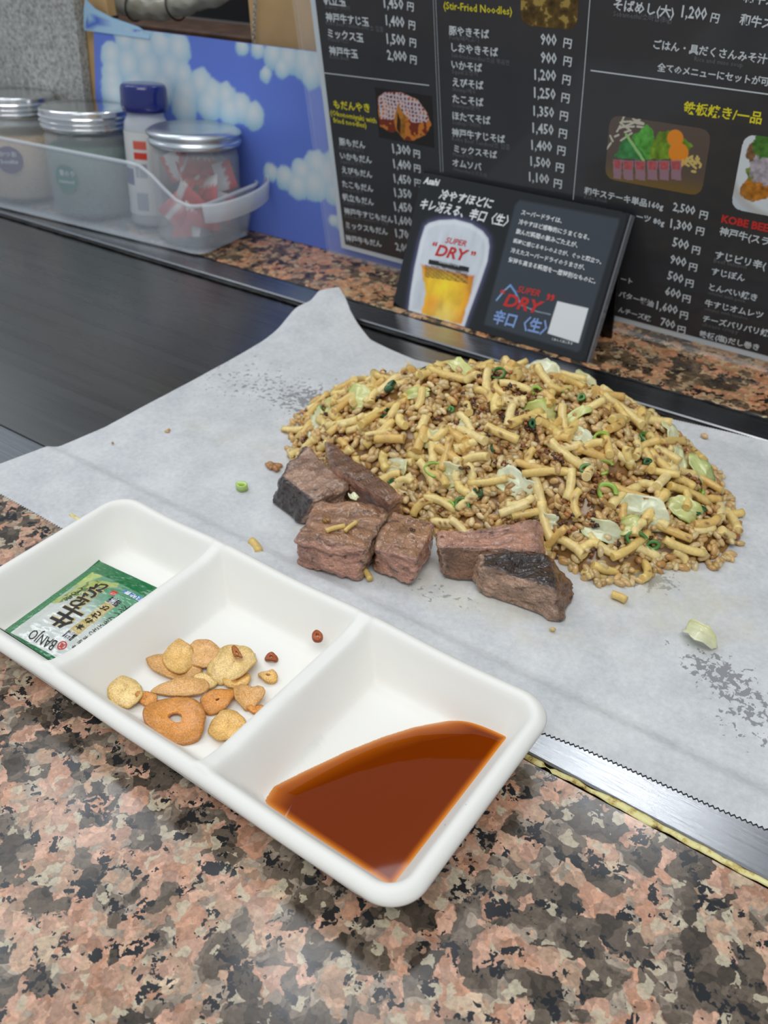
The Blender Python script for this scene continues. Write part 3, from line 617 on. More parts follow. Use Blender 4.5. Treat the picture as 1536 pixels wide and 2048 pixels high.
# ------------------------------------------------------------------ steak pieces
sm = vcol('seared_beef', 0.3, 0.6, 0.7, bump=(800, 1.0, 0.0015), sss=0.08, noise=(1100, 0.22))
SCOL = dict(sear=(166, 122, 90), pink=(188, 138, 116), grey=(172, 136, 112), char=(50, 34, 28), brown=(126, 88, 62))
def steak(bot, top, h, cols, label, seed, fibre=(1, 0, 0), amp=1.0, zb=None, topdh=(0, 0, 0, 0)):
    zb = PP if zb is None else zb; N = 44
    Bc = np.array([bp(x, y, zb) for x, y in bot]); Tc = np.array([bp(x, y, zb + h + d) for (x, y), d in zip(top, topdh)])
    V = []; Fc = []; Nn = []; g = np.linspace(-1, 1, N)
    for ax in range(3):
        for sg in (-1, 1):
            a, b = np.meshgrid(g, g, indexing='ij'); p = np.zeros(a.shape + (3,)); p[..., ax] = sg; p[..., (ax + 1) % 3] = a; p[..., (ax + 2) % 3] = b
            base = sum(len(v) for v in V); V.append(p.reshape(-1, 3)); Fc += [tuple(base + i for i in q) for q in grid_faces(N, N, flip=(sg < 0))]
    Pq = np.vstack(V); key = np.round(Pq * 1000).astype(int); _, ui, inv = np.unique(key, axis=0, return_index=True, return_inverse=True); inv = inv.reshape(-1)
    Pq = Pq[ui]; Fc = [tuple(inv[i] for i in q) for q in Fc]
    r = np.array([.76, .76, .74]); q = np.clip(Pq, -r, r); d = Pq - q; nn = d / np.maximum(np.linalg.norm(d / (1 - r), axis=1), 1e-9)[:, None]; dirn = nn / (1 - r); dirn /= np.maximum(np.linalg.norm(dirn, axis=1), 1e-9)[:, None]
    Pq = q + nn; u = (Pq + 1) / 2
    W = [(1 - u[:, 0]) * (1 - u[:, 1]), u[:, 0] * (1 - u[:, 1]), u[:, 0] * u[:, 1], (1 - u[:, 0]) * u[:, 1]]
    lo = sum(w_[:, None] * Bc[i] for i, w_ in enumerate(W)); hi = sum(w_[:, None] * Tc[i] for i, w_ in enumerate(W)); X_ = lo * (1 - u[:, 2:]) + hi * u[:, 2:]
    ctr = X_.mean(0); ex = (Tc[1] - Tc[0]); ex /= np.linalg.norm(ex); ey = Tc[3] - Tc[0]; ey /= np.linalg.norm(ey)
    Nw = dirn[:, :1] * ex + dirn[:, 1:2] * ey + dirn[:, 2:] * np.array([0, 0, 1.]); Nw /= np.maximum(np.linalg.norm(Nw, axis=1), 1e-9)[:, None]
    L_ = np.stack([(X_ - ctr) @ ex, (X_ - ctr) @ ey, X_[:, 2] - ctr[2]], -1)
    fs = np.array([40 if f else 330 for f in fibre], float); fib = fbm(L_ * fs + seed * 11 + 0.5 * fbm(L_ * 120, seed, 2)[:, None], seed, 3)
    lump = fbm(L_ * 110 + seed * 5, seed + 1, 3)
    dsp = amp * (0.0012 * fbm(L_ * 55 + seed * 3, seed + 2, 2) + 0.0011 * lump + 0.0007 * fib + 0.00035 * fbm(L_ * 520, seed + 4, 3)); fade = np.where(Pq[:, 2] < -.9, .2, 1)
    X2 = X_ + Nw * (dsp * fade)[:, None]; X2[:, 2] = np.maximum(X2[:, 2], zb)
    key_ = dict(top=(0, 0, 1), front=(0, -1, 0), back=(0, 1, 0), left=(-1, 0, 0), right=(1, 0, 0)); cl = np.zeros((len(X2), 3)); ws = np.full(len(X2), 1e-6)
    for kk, dv in key_.items():
        w_ = np.clip(dirn @ np.array(dv, float) + 0.22 * lump, 0, 1) ** 5; cl += w_[:, None] * lin(SCOL[cols.get(kk, 'grey')]); ws += w_
    cl = cl / ws[:, None]; cl[ws < 1e-3] = lin(SCOL['grey'])
    edge = 1 - np.abs(dirn).max(1); mot = fbm(L_ * 240, seed + 9, 4)
    cl = cl * (1 + 0.24 * mot[:, None] + 0.26 * fib[:, None]) * (1 - 0.55 * np.clip(edge * 2, 0, 1) * (fbm(L_ * 90, seed + 7, 2) > -.1))[:, None]
    pk = sstep(.35, .8, fbm(L_ * 160, seed + 13, 3))[:, None] * (Pq[:, 2:3] > .6); cl = cl * (1 - .45 * pk) + lin((98, 52, 30)) * .45 * pk
    bs = sstep(.62, .8, fbm(L_ * 420, seed + 17, 3))[:, None]; cl = cl * (1 - .75 * bs) + lin((40, 24, 16)) * .75 * bs
    return tag(obj('steak_piece', X2, Fc, sm, cols=np.clip(cl, 0, 1)), label, 'meat', 'grilled beef pieces in front of the fried rice')
steak([(540, 1006), (600, 1052), (690, 1040), (600, 960)], [(560, 948), (628, 1002), (702, 962), (612, 882)], .018, dict(top='grey', left='char', front='char', right='grey', back='sear'), 'steak piece with a blackened side, furthest left of the beef', 1, (0, 1, 0), 1.2)
steak([(668, 990), (770, 1045), (803, 1035), (655, 945)], [(655, 925), (778, 1008), (806, 985), (648, 872)], .0235, dict(top='brown', left='grey', front='pink', right='pink', back='sear'), 'steak piece with pink grained side leaning against the rice, behind the others', 2, (0, 0, 1), 1.0)
steak([(585, 1132), (720, 1166), (778, 1078), (628, 1062)], [(588, 1078), (738, 1100), (783, 1008), (632, 998)], .018, dict(top='sear', front='pink', left='pink', right='grey'), 'largest squarish steak piece carrying fried garlic bits on top', 3, (1, 0, 0), 1.2)
steak([(743, 1138), (822, 1176), (860, 1112), (780, 1082)], [(745, 1098), (840, 1118), (874, 1044), (785, 1015)], .018, dict(top='sear', front='pink', left='brown', right='pink'), 'narrow steak piece standing in the middle of the row', 4, (0, 1, 0), .9)
steak([(888, 1160), (1078, 1178), (1095, 1110), (874, 1116)], [(876, 1092), (1090, 1100), (1080, 1034), (872, 1060)], .018, dict(top='pink', front='brown', left='grey', right='pink'), 'long pink grained steak piece partly behind the charred one', 5, (1, 0, 0), .9)
steak([(958, 1188), (1122, 1248), (1158, 1196), (936, 1150)], [(962, 1128), (1122, 1182), (1100, 1100), (958, 1100)], .017, dict(top='char', front='grey', left='grey', right='brown'), 'steak piece with a black charred top, furthest right of the beef', 6, (1, 0, 0), 1.3)
# ------------------------------------------------------------------ mound of fried rice and noodles
MC = np.array([-0.200, 0.390]); MRX, MRY, MH = 0.125, 0.088, 0.0515
edge_px = [(592, 895), (640, 1000), (720, 1010), (860, 1060), (1000, 1105), (1110, 1110), (1175, 1160), (1260, 1162), (1330, 1130), (1400, 1140), (1458, 1098), (1446, 1020), (1420, 950), (1345, 878), (1240, 830), (1100, 796), (950, 780), (800, 778), (680, 790), (610, 832)]
E_ = np.array([bp(x, y, PZ)[:2] for x, y in edge_px]) - MC; ea_ = np.arctan2(E_[:, 1], E_[:, 0]); er_ = np.linalg.norm(E_, axis=1); o_ = np.argsort(ea_); ea_, er_ = ea_[o_], er_[o_]
def redge(a): return np.interp(np.asarray(a), ea_, er_, period=2 * np.pi)
gx_ = np.linspace(MC[0] - .16, MC[0] + .18, 341); gy_ = np.linspace(MC[1] - .13, MC[1] + .14, 271); GX_, GY_ = np.meshgrid(gx_, gy_, indexing='ij')
_r = np.hypot(GX_ - MC[0], GY_ - MC[1]) / redge(np.arctan2(GY_ - MC[1], GX_ - MC[0])); _P = np.stack([GX_, GY_, 0 * GX_], -1)
_g = MH * np.clip(1 - _r ** 1.75, 0, 1) ** 0.95 * (1 + 0.09 * fbm(_P * 42, 2, 2)) + 0.0026 * fbm(_P * 130, 5, 3) * (_r < 1.02)
def _bil(A, x, y):
    fx = np.clip((np.asarray(x, float) - gx_[0]) / (gx_[1] - gx_[0]), 0, len(gx_) - 1.001); fy = np.clip((np.asarray(y, float) - gy_[0]) / (gy_[1] - gy_[0]), 0, len(gy_) - 1.001); i = fx.astype(int) if hasattr(fx, 'astype') else int(fx); j = fy.astype(int) if hasattr(fy, 'astype') else int(fy); a = fx - i; b = fy - j
    return A[i, j] * (1 - a) * (1 - b) + A[i + 1, j] * a * (1 - b) + A[i, j + 1] * (1 - a) * b + A[i + 1, j + 1] * a * b
def mound(x, y): return _bil(_g, x, y), _bil(_r, x, y)
def mz(x, y): h, r = mound(x, y); return float(h) + PP, float(r)
def mnormal(x, y):
    e = .004; a = mz(x + e, y)[0] - mz(x - e, y)[0]; b = mz(x, y + e)[0] - mz(x, y - e)[0]; n_ = np.array([-a / (2 * e), -b / (2 * e), 1]); return n_ / np.linalg.norm(n_)
def hit(px, py):
    """first point of the mound along a line of sight"""
    d = ray(px, py); best = None
    for s_ in np.linspace(.30, .75, 451):
        q = CAM + d / np.linalg.norm(d) * s_; h, r = mz(q[0], q[1])
        if r < .97 and q[2] <= h: return q
        if best is None or q[2] - (h if r < .9 else 9) < best[0]: best = (q[2] - (h if r < .9 else 9), q)
    return best[1] if best[0] < .03 else bp(px, py, PP)
def frame(nv, ang):
    t = np.array([math.cos(ang), math.sin(ang), 0]); t = t - nv * (t @ nv); t /= np.linalg.norm(t); return t, np.cross(nv, t)
rm = vcol('fried_rice_grain', 0.26, 0.5, 0.3, sss=0.3, noise=(900, 0.1))
core = MB(); RN = 70; TH = 150; V = []
for i in range(RN):
    for j in range(TH):
        rr = 1.0 * i / (RN - 1); a = 2 * np.pi * j / TH; re = float(redge(a)); V.append((MC[0] + re * rr * math.cos(a), MC[1] + re * rr * math.sin(a), 0))
V = np.array(V); hgt, rr_ = mound(V[:, 0], V[:, 1]); V[:, 2] = PP - .0006 + np.maximum(0, hgt - 0.0018) + 0.0010 * fbm(V * 350, 3, 3) * (rr_ < .97)
core.add(V, grid_faces(RN, TH, cv=True), np.array(lin((150, 112, 64))))
RC = [(214, 180, 124), (206, 168, 108), (196, 154, 94), (222, 194, 144), (182, 136, 78), (210, 172, 114)]
Vt, Ft = ellipsoid(.0033, .00172, .00155, 8, 6)
def scatter(nb, rmax=1.0):
    out = []
    while len(out) < nb:
        a = random.uniform(0, 2 * math.pi); r = math.sqrt(random.random()) * rmax; re = float(redge(a)); x = MC[0] + re * r * math.cos(a); y = MC[1] + re * r * math.sin(a)
        h, rq = mz(x, y)
        if rq < 1.04: out.append((x, y, h))
    return out
for x, y, h in scatter(4600, 1.05):
    nv = mnormal(x, y) + np.array([random.gauss(0, .45), random.gauss(0, .45), 0]); nv /= np.linalg.norm(nv); t, b = frame(nv, random.uniform(0, 6.3)); s = random.uniform(.8, 1.15)
    R_ = np.stack([t, b, nv], 1); z = h + random.uniform(-.0010, .0012)
    cl = np.array(lin(random.choice(RC))) * random.uniform(.8, 1.12); core.add(Vt * s @ R_.T + np.array([x, y, max(z, PP + .0007)]), Ft, cl)
tag(core.build('fried_rice', rm), 'mound of browned fried rice on the baking paper under the chopped noodles', 'fried rice', kind='stuff')
cr = MB()
cl_ = []
for q_ in ((1010, 790), (1030, 810), (1065, 885), (1160, 1005), (1140, 1060), (960, 850)):
    c_ = hit(*q_)
    for _ in range(14):
        x_, y_ = c_[0] + random.gauss(0, .007), c_[1] + random.gauss(0, .006); cl_.append((x_, y_, mz(x_, y_)[0] + random.uniform(0, .0016)))
for x, y, h in scatter(190, 1.0) + cl_:
    cx_, cy_ = x, y
    for q in range(random.randint(3, 7)):
        s = random.uniform(.0005, .0016); Ve, Fe = ellipsoid(s, s * .8, s * .7, 5, 4); Ve = Ve * (1 + .3 * rng.standard_normal((len(Ve), 1)))
        p_ = np.array([cx_ + random.gauss(0, .0016), cy_ + random.gauss(0, .0016), h + random.uniform(.0005, .0020)]); cr.add(Ve + p_, Fe, np.array(lin(random.choice([(150, 92, 48), (128, 76, 42), (176, 116, 62), (96, 58, 38), (62, 40, 30)]))))
tag(cr.build('browned_crumbs', vcol('browned_mince', 0.4, 0.5, 0.2, bump=(1500, .5, .0005))), 'dark browned mince crumbs scattered over the fried rice mound', 'crumbs', kind='stuff')
# chopped noodles
nm = vcol('yellow_noodle', 0.38, 0.5, 0.15, sss=0.2, noise=(700, 0.10))
protos = []
NCOL = [(234, 208, 138), (230, 202, 126), (226, 194, 116), (238, 214, 150), (220, 182, 106)]
for k_ in range(26):
    Ln = [.009, .010, .012, .013, .015, .016, .018, .021, .025][k_ % 9]; kap = random.choice([0, 0, .3, .6, 1.0, 1.7]) * random.choice([-1, 1]) + random.gauss(0, .1)
    m_ = 9; a = 0; p_ = np.zeros(3); path = []
    for i in range(m_):
        path.append(p_.copy()); a += kap / m_ * (1 + .5 * math.sin(i)); p_ = p_ + np.array([math.cos(a), math.sin(a), 0.03 * math.sin(i * 1.3 + k_)]) * Ln / (m_ - 1)
    path = np.array(path); path -= path.mean(0); rd = .0023 * random.uniform(.9, 1.12) * (1 + .05 * np.sin(np.arange(m_) * 1.9 + k_)); V, Fc = tube(path, rd, 9)
    cl = np.array(lin(NCOL[k_ % 5]))[None] * (1 + .12 * fbm(V * 400 + k_, k_, 3))[:, None]; sp_ = (fbm(V * 900 + k_, k_ + 40, 2) > .75)[:, None]; cl = np.where(sp_, lin((130, 80, 40)), cl)
    me = mesh_data('noodle', V, Fc, nm, True, cl)
    me.polygons.foreach_set('use_smooth', [len(p.vertices) == 4 for p in me.polygons]); protos.append((me, Ln))
NL = 'short chopped yellow noodle lying among the rice of the mound'; NG = 'chopped noodles in the fried rice mound'
cnt = 0; taken = []
def place_noodle(x, y, z, nv, ang, me, label=NL, grp=NG):
    t, b = frame(nv, ang); o = bpy.data.objects.new('noodle_piece', me); COL.objects.link(o)
    o.matrix_world = Matrix(((t[0], b[0], nv[0], x), (t[1], b[1], nv[1], y), (t[2], b[2], nv[2], z), (0, 0, 0, 1))); tag(o, label, 'noodle', grp); return o
UN = {(960, 775): 'long straight noodle on the very top of the mound beside white cabbage', (732, 900): 'straight noodle on the left slope pointing up to the right', (1185, 1122): 'straight noodle at the front foot of the mound right of the charred steak', (1215, 1108): 'noodle at the front foot just under the white crescent cabbage', (1228, 1022): 'noodle standing diagonally left of the large square cabbage', (1375, 1140): 'noodle furthest to the right front, half on the paper', (1355, 1130): 'upright noodle at the right foot of the mound', (1370, 1050): 'noodle pointing at the crispy lump on the right tip', (815, 722): 'short noodle upright at the upper left skyline of the mound'}
def noodle_px(p1, p2, lift=.0022, k_=None):
    a, b = hit(*p1), hit(*p2); Ln = np.linalg.norm(b - a); c = (a + b) / 2; nv = mnormal(c[0], c[1]); d = b - a
    me = min(protos[:], key=lambda q: abs(q[1] - Ln) + random.uniform(0, .002))[0] if k_ is None else protos[k_][0]
    d = d / np.linalg.norm(d); nv = nv - d * (nv @ d); nv /= np.linalg.norm(nv); b_ = np.cross(nv, d)
    o = bpy.data.objects.new('noodle_piece', me); COL.objects.link(o); c = c + nv * lift
    o.matrix_world = Matrix(((d[0], b_[0], nv[0], c[0]), (d[1], b_[1], nv[1], c[1]), (d[2], b_[2], nv[2], c[2]), (0, 0, 0, 1))); tag(o, UN.get(p1, NL), 'noodle', NG)
for p1, p2 in [((732, 900), (795, 845)), ((700, 862), (748, 855)), ((820, 905), (890, 935)), ((845, 870), (882, 925)), ((960, 775), (1042, 722)), ((1128, 870), (1102, 880)), ((1112, 905), (1160, 890)), ((1095, 870), (1130, 840)),
               ((1228, 888), (1250, 940)), ((1255, 885), (1282, 925)), ((1228, 1022), (1258, 968)), ((1165, 960), (1030, 930)), ((1030, 925), (1100, 950)), ((1215, 1108), (1300, 1082)), ((1185, 1122), (1265, 1160)), ((1170, 1130), (1200, 1168)),
               ((1355, 1130), (1365, 1088)), ((1375, 1140), (1418, 1172)), ((1370, 1050), (1425, 1075)), ((1010, 1000), (1065, 1015)), ((1140, 1055), (1085, 1100)), ((850, 1010), (915, 1000)), ((780, 820), (820, 810)), ((700, 770), (735, 780)),
               ((640, 900), (600, 890)), ((930, 960), (925, 1000)), ((1310, 980), (1345, 940)), ((1330, 900), (1370, 940)), ((1200, 745), (1160, 770)), ((1300, 840), (1270, 850)), ((815, 722), (820, 755)), ((1240, 1100), (1165, 1090))]:
    noodle_px(p1, p2); cnt += 1
while cnt < 300:
    (x, y, h), = scatter(1, 1.02)
    if y > MC[1] + .050 and random.random() < .7: continue
    nv = mnormal(x, y) + np.array([random.gauss(0, .22), random.gauss(0, .22), 0]); nv /= np.linalg.norm(nv)
    me, Ln = random.choice(protos)
    if any((x - q[0]) ** 2 + (y - q[1]) ** 2 < (.006) ** 2 for q in taken): 
        if random.random() < .8: continue
    taken.append((x, y)); place_noodle(x, y, max(h + random.uniform(.0014, .0030), PP + .0023), nv, random.uniform(0, 6.3), me); cnt += 1
# cabbage
cbm = vcol('cooked_cabbage', 0.22, 0.5, 0.35, sss=0.3, noise=(300, 0.08))
def leaf(p, a, b, ang, label, tone=0, bend=.35, seed=0, lift=.003, tilt=(0, 0), name='cabbage_piece', cat='cabbage', grp='cabbage pieces in the fried rice mound', flat=False, jag=.25):
    c = p if len(p) == 3 else hit(*p)
    nv = np.array([0, 0, 1.]) if flat else mnormal(c[0], c[1]); nv = nv + np.array([tilt[0], tilt[1], 0]) + CAM * 0; nv /= np.linalg.norm(nv); t, bb_ = frame(nv, ang)
    n = 28; th = np.linspace(0, 2 * np.pi, n, endpoint=False); sq = (np.abs(np.cos(th)) ** 3 + np.abs(np.sin(th)) ** 3) ** (-1 / 3)
    rad = sq * (1 + jag * vn(np.stack([np.cos(th) * 1.7 + seed * 3, np.sin(th) * 1.7, 0 * th], -1), seed) + .10 * vn(np.stack([np.cos(th) * 6 + seed * 3, np.sin(th) * 6, 0 * th], -1), seed + 2)); V = []; cl = []
    T0 = [(214, 206, 158), (230, 226, 190), (222, 218, 148), (206, 210, 140)][tone]; T1 = [(200, 198, 128), (216, 214, 150), (176, 192, 90), (78, 122, 52)][tone]
    for sd in (1, -1):
        for rr in ([0, .3, .6, .85, 1.0] if sd > 0 else [1.0, .85, .6, .3, 0]):
            x = a * rr * np.cos(th) * rad; y = b * rr * np.sin(th) * rad; z = -bend * (x / a) ** 2 * a * .6 + bend * .5 * a * .5 * (y / b) ** 2 + .0016 * vn(np.stack([x * 260, y * 260, 0 * x + seed], -1), seed) + .0004 * np.sin(y * 2200 + seed) + sd * .00032
            V.append(np.stack([x, y, z], -1)); f = np.clip((rr ** 2) * (.5 + .5 * np.cos(th + seed)) + .25 * vn(np.stack([x * 500, y * 500, 0 * x], -1), seed + 1), 0, 1); cl.append(lin(T0)[None] * (1 - f[:, None]) + lin(T1)[None] * f[:, None])
    V = np.vstack(V); R_ = np.stack([t, bb_, nv], 1); V = V @ R_.T + c + nv * lift
    if flat: V[:, 2] += max(0, PP - V[:, 2].min())
    V[:, 2] = np.maximum(V[:, 2], PP)
    return tag(obj(name, V, grid_faces(10, n, cv=True, flip=False), cbm, cols=np.vstack(cl)), label, cat, grp)
K = 'cabbage piece'
leaf((1040, 975), .0115, .0065, -.35, 'pale pointed cabbage piece facing forward at the middle of the mound', 1, .5, 1, tilt=(.1, -.5))
leaf((1282, 1022), .0125, .0085, .1, 'large square ribbed cabbage piece at the right front of the mound', 1, -.25, 2, tilt=(.1, -.7), jag=.15)
leaf((1205, 1062), .0105, .0055, .1, 'white crescent cabbage piece below the large square one', 1, .8, 3, tilt=(.2, -.5))
leaf((1258, 1053), .006, .0045, .8, 'small crinkled green cabbage scrap under the large square one', 2, .5, 4, tilt=(0, -.5))
leaf((1078, 830), .0085, .0065, 1.0, 'pale green cabbage piece with a dark edge near the top of the mound', 2, .6, 5, tilt=(.2, -.5))
leaf((1000, 728), .013, .007, .1, 'white cabbage piece on the very top edge of the mound', 1, .3, 6, tilt=(0, -.6))
leaf((1088, 756), .014, .008, -.4, 'largest crumpled cabbage piece at the right of the mound top', 1, .7, 7, tilt=(.1, -.5))
leaf((1168, 776), .012, .007, -.3, 'flat grey green cabbage piece on the right shoulder of the mound', 0, .3, 8, tilt=(.3, -.3))
leaf((720, 800), .0095, .0075, .3, 'translucent yellow cabbage piece on the left shoulder of the mound', 2, .5, 9, tilt=(-.2, -.4))
leaf((662, 815), .007, .006, .9, 'bright yellow green cabbage tip at the left edge of the mound', 2, .3, 10, tilt=(-.2, -.4))
leaf((636, 852), .007, .0095, .0, 'round white cabbage piece just above the dark steak piece', 1, .6, 11, tilt=(-.3, -.6))
leaf((925, 748), .010, .005, -.2, 'yellow cabbage strip left of the mound top', 2, .4, 12, tilt=(0, -.5))
leaf((803, 938), .007, .0055, .2, 'square white cabbage bit above the second steak piece', 1, -.3, 13, tilt=(-.1, -.6), jag=.1)
leaf((902, 950), .007, .006, .3, 'round translucent cabbage bit at the left front of the mound', 0, .5, 14, tilt=(0, -.6))
leaf((1165, 882), .008, .005, -.5, 'small grey cabbage rectangle right of the mound centre', 1, .2, 15, tilt=(.1, -.5), jag=.1)
leaf((1335, 878), .010, .005, -.3, 'white cabbage strip at the far right edge of the mound', 1, .3, 16, tilt=(.3, -.2))
leaf((1345, 935), .011, .0045, -.9, 'upright white cabbage strip near the right edge of the mound', 1, .4, 17, tilt=(.3, -.5))
leaf((1402, 952), .011, .006, -.4, 'cabbage piece with a dark green rim at the right edge', 3, .4, 18, tilt=(.4, -.3))
leaf((1368, 1018), .009, .006, -.2, 'bright green cabbage piece low on the right side', 2, .5, 19, tilt=(.3, -.5))
leaf((870, 880), .006, .005, .5, 'translucent cabbage bit left of the mound centre', 0, .4, 20, tilt=(0, -.5))
leaf((1155, 835), .0085, .003, 1.1, 'thin green edged cabbage sliver right of the mound top', 2, .5, 21, tilt=(.2, -.5))
leaf((1100, 1040), .006, .004, .5, 'small white cabbage bit behind the long pink steak piece', 1, .4, 22, tilt=(0, -.6))
leaf((836, 790), .009, .003, .6, 'narrow light green cabbage strip on the upper left slope', 2, .3, 23, tilt=(0, -.5))
leaf((935, 855), .005, .004, .6, 'tiny cream cabbage bit at the centre left of the mound', 1, .3, 24, tilt=(0, -.5))
# scallions
gs = [vcol('green_scallion', 0.25, 0.5, 0.3, sss=0.2)]
def ring(px, r, wd, tone, label, ang=0, tilt=(.2, -.5), arc=1.0, seed=0, flat=False, ht=.0022, grp='scallion rings in the fried rice mound'):
    c = bp(px[0], px[1], PP + .002) if flat else hit(*px); nv = np.array([0, 0, 1.]) if flat else mnormal(c[0], c[1]) + np.array([tilt[0], tilt[1], 0]); nv /= np.linalg.norm(nv); t, b = frame(nv, ang)
    n = 26; V = []; cl = []; G0 = [(140, 172, 70), (70, 122, 56), (34, 80, 42), (172, 198, 112)][tone]
    for j in range(n):
        a = 2 * np.pi * arc * j / (n - (1 if arc < 1 else 0)); rx = r * (1 + .12 * math.sin(2 * a + seed)); ry = r * (.8 + .1 * math.cos(a + seed))
        for (dr, dz) in ((0, ht), (-wd * .5, ht * 1.05), (-wd, ht * .9), (-wd, 0), (0, 0)):
            V.append(((rx + dr) * math.cos(a), (ry + dr) * math.sin(a), dz)); k_ = 1.0 if dr == 0 else (1.25 if dr > -wd else 1.5); cl.append(np.minimum(np.array(lin(G0)) * k_, 1))
    Fc = grid_faces(n, 5, cu=(arc >= 1), cv=True, flip=True)
    if arc < 1: Fc += [tuple(range(5)), tuple(5 * (n - 1) + q for q in range(5))[::-1]]
    R_ = np.stack([t, b, nv], 1); V = np.array(V) @ R_.T + c + nv * (0 if flat else .0012)
    if flat: V[:, 2] += PP - V[:, 2].min()
    return tag(obj('scallion_ring', V, Fc, gs[0], cols=np.array(cl)), label, 'scallion', grp)
ring((483, 972), .0034, .0013, 3, 'light green scallion ring lying alone on the paper left of the steak', flat=True, ht=.0034, grp=None)
ring((870, 938), .0052, .0012, 0, 'bright green scallion loop left of the mound centre', .3, (0, -.2), .8, 1)
ring((1203, 932), .0052, .0013, 0, 'bright green scallion ring standing open on the right slope', .8, (0, -.8), .85, 2)
ring((1200, 880), .0045, .0012, 0, 'folded light green scallion piece above the open ring', 1.2, (.3, -.3), .6, 3)
ring((1215, 985), .0058, .0022, 0, 'wide pale green scallion curl at the right front', .2, (0, -.7), .7, 4)
ring((1000, 752), .0045, .0010, 1, 'green scallion ring on top of the mound under a long noodle', .2, (0, -.9), 1, 5)
ring((855, 748), .0038, .0030, 2, 'dark green scallion tube on the upper left of the mound', .4, (0, -.5), 1, 6)
ring((785, 778), .0038, .0028, 2, 'dark green scallion piece at the upper left edge of the mound', 1.0, (0, -.5), .8, 7)
ring((778, 830), .0028, .0022, 2, 'small dark green scallion bit beside a curved noodle at left', 1.0, (0, -.5), .8, 8)
ring((785, 960), .0036, .0026, 2, 'dark green scallion bit right behind the second steak piece', 2.0, (0, -.5), .7, 9)
ring((930, 1012), .0048, .0012, 1, 'green scallion curl low on the front slope', .2, (0, -.3), .7, 10)
ring((1290, 886), .0058, .0011, 1, 'wide green scallion ring on the right slope', .1, (.1, -.1), 1, 11)
ring((1348, 908), .0036, .0030, 2, 'dark green scallion square at the right edge of the mound', .5, (.1, -.6), .7, 12)
ring((1305, 1088), .0034, .0016, 1, 'small green scallion ring at the foot of the mound by a long noodle', .5, (.1, -.6), 1, 13)
ring((1393, 1022), .0036, .0024, 2, 'dark green scallion bit low at the right edge', .5, (.3, -.6), .8, 14)
ring((1270, 1075), .0050, .0014, 1, 'green scallion curl beneath the white crescent cabbage', .5, (.1, -.6), .6, 15)
ring((1075, 785), .0034, .0014, 0, 'light green scallion bit just below the largest cabbage', .5, (.1, -.6), .7, 16)
for i, (px, tn) in enumerate([((990, 895), 2), ((1065, 1025), 2), ((1070, 850), 2), ((1135, 790), 1), ((905, 820), 1), ((960, 985), 2), ((1140, 870), 2), ((1290, 925), 2), ((1170, 940), 1), ((905, 1010), 0), ((1395, 985), 0), ((1160, 798), 1), ((1330, 960), 2), ((645, 820), 1), ((1030, 1030), 0), ((880, 752), 1)]):
    ring(px, random.uniform(.0018, .003), .0014, tn, 'tiny green scallion fleck scattered in the rice', random.uniform(0, 6), (0, -.5), random.choice([.6, .8, 1]), i + 20, grp='tiny scallion flecks')
# loose bits on the paper
def crumb(px, s, tone, label, name='crumb', cat='crumb', seed=0, nb=4, grp=None, zb=None):
    zb = PP if zb is None else zb; c = bp(px[0], px[1], zb); mb = MB(); rr = random.Random(seed)
    for q in range(nb):
        Ve, Fe = ellipsoid(s * rr.uniform(.5, 1), s * rr.uniform(.35, .6), s * rr.uniform(.3, .5), 8, 6); a = rr.uniform(0, 3.1); R_ = np.array([[math.cos(a), -math.sin(a), 0], [math.sin(a), math.cos(a), 0], [0, 0, 1]])
        Ve = Ve @ R_.T; mb.add(Ve + c + np.array([rr.gauss(0, s * .5) if nb > 1 else 0, rr.gauss(0, s * .4) if nb > 1 else 0, -Ve[:, 2].min()]), Fe, np.array(lin(tone)) * rr.uniform(.85, 1.15))
    return tag(mb.build(name, rm), label, cat, grp)
crumb((227, 888), .0014, (186, 140, 84), 'tiny brown crumb on the paper furthest left', nb=2, seed=1)
crumb((335, 862), .0018, (196, 152, 96), 'small tan crumb on the paper left of the steak, second from the left', nb=2, seed=2)
crumb((545, 938), .0034, (178, 124, 72), 'brown crispy rice cluster left of the dark steak piece', nb=8, seed=3)
crumb((1105, 1262), .0026, (212, 186, 120), 'rice grain on the paper in front of the charred steak', nb=1, seed=4, name='rice_grain', cat='rice')
crumb((1408, 876), .0032, (206, 172, 124), 'rice grain on the paper behind the mound at right', nb=1, seed=5, name='rice_grain', cat='rice')
crumb((1448, 1075), .0052, (150, 96, 54), 'crispy browned rice lump at the right tip of the mound', nb=12, seed=6, name='crispy_lump')
crumb((1390, 1110), .0045, (166, 112, 64), 'crispy browned rice lump at the right foot of the mound', nb=10, seed=7, name='crispy_lump')
crumb((825, 1062), .0016, (60, 34, 22), 'dark pepper speck on the narrow steak piece', nb=3, seed=8, zb=PP + .0195, name='pepper_speck', cat='pepper')
def loose_noodle(p1, p2, label, rd=.0019, zb=None, bend=.2):
    zb = PP if zb is None else zb; a, b = bp(*p1, zb + rd), bp(*p2, zb + rd); d = b - a; nrm = np.array([-d[1], d[0], 0]); t_ = np.linspace(0, 1, 8)[:, None]
    V, Fc = tube(a + d * t_ + nrm * bend * (t_ - t_ ** 2), rd, 9); return tag(obj('noodle_piece', V, Fc, nm, cols=np.array(lin((222, 190, 112)))[None] * (1 + .1 * fbm(V * 400, 4, 3))[:, None]), label, 'noodle')
loose_noodle((1224, 1188), (1252, 1200), 'short noodle stub alone on the paper right of the charred steak')
loose_noodle((503, 1082), (518, 1104), 'yellow noodle bit on the paper just behind the tray rim', .0022)
loose_noodle((728, 1140), (740, 1158), 'noodle bit squeezed between the two middle steak pieces', .0016)
Z18 = PP + .0188
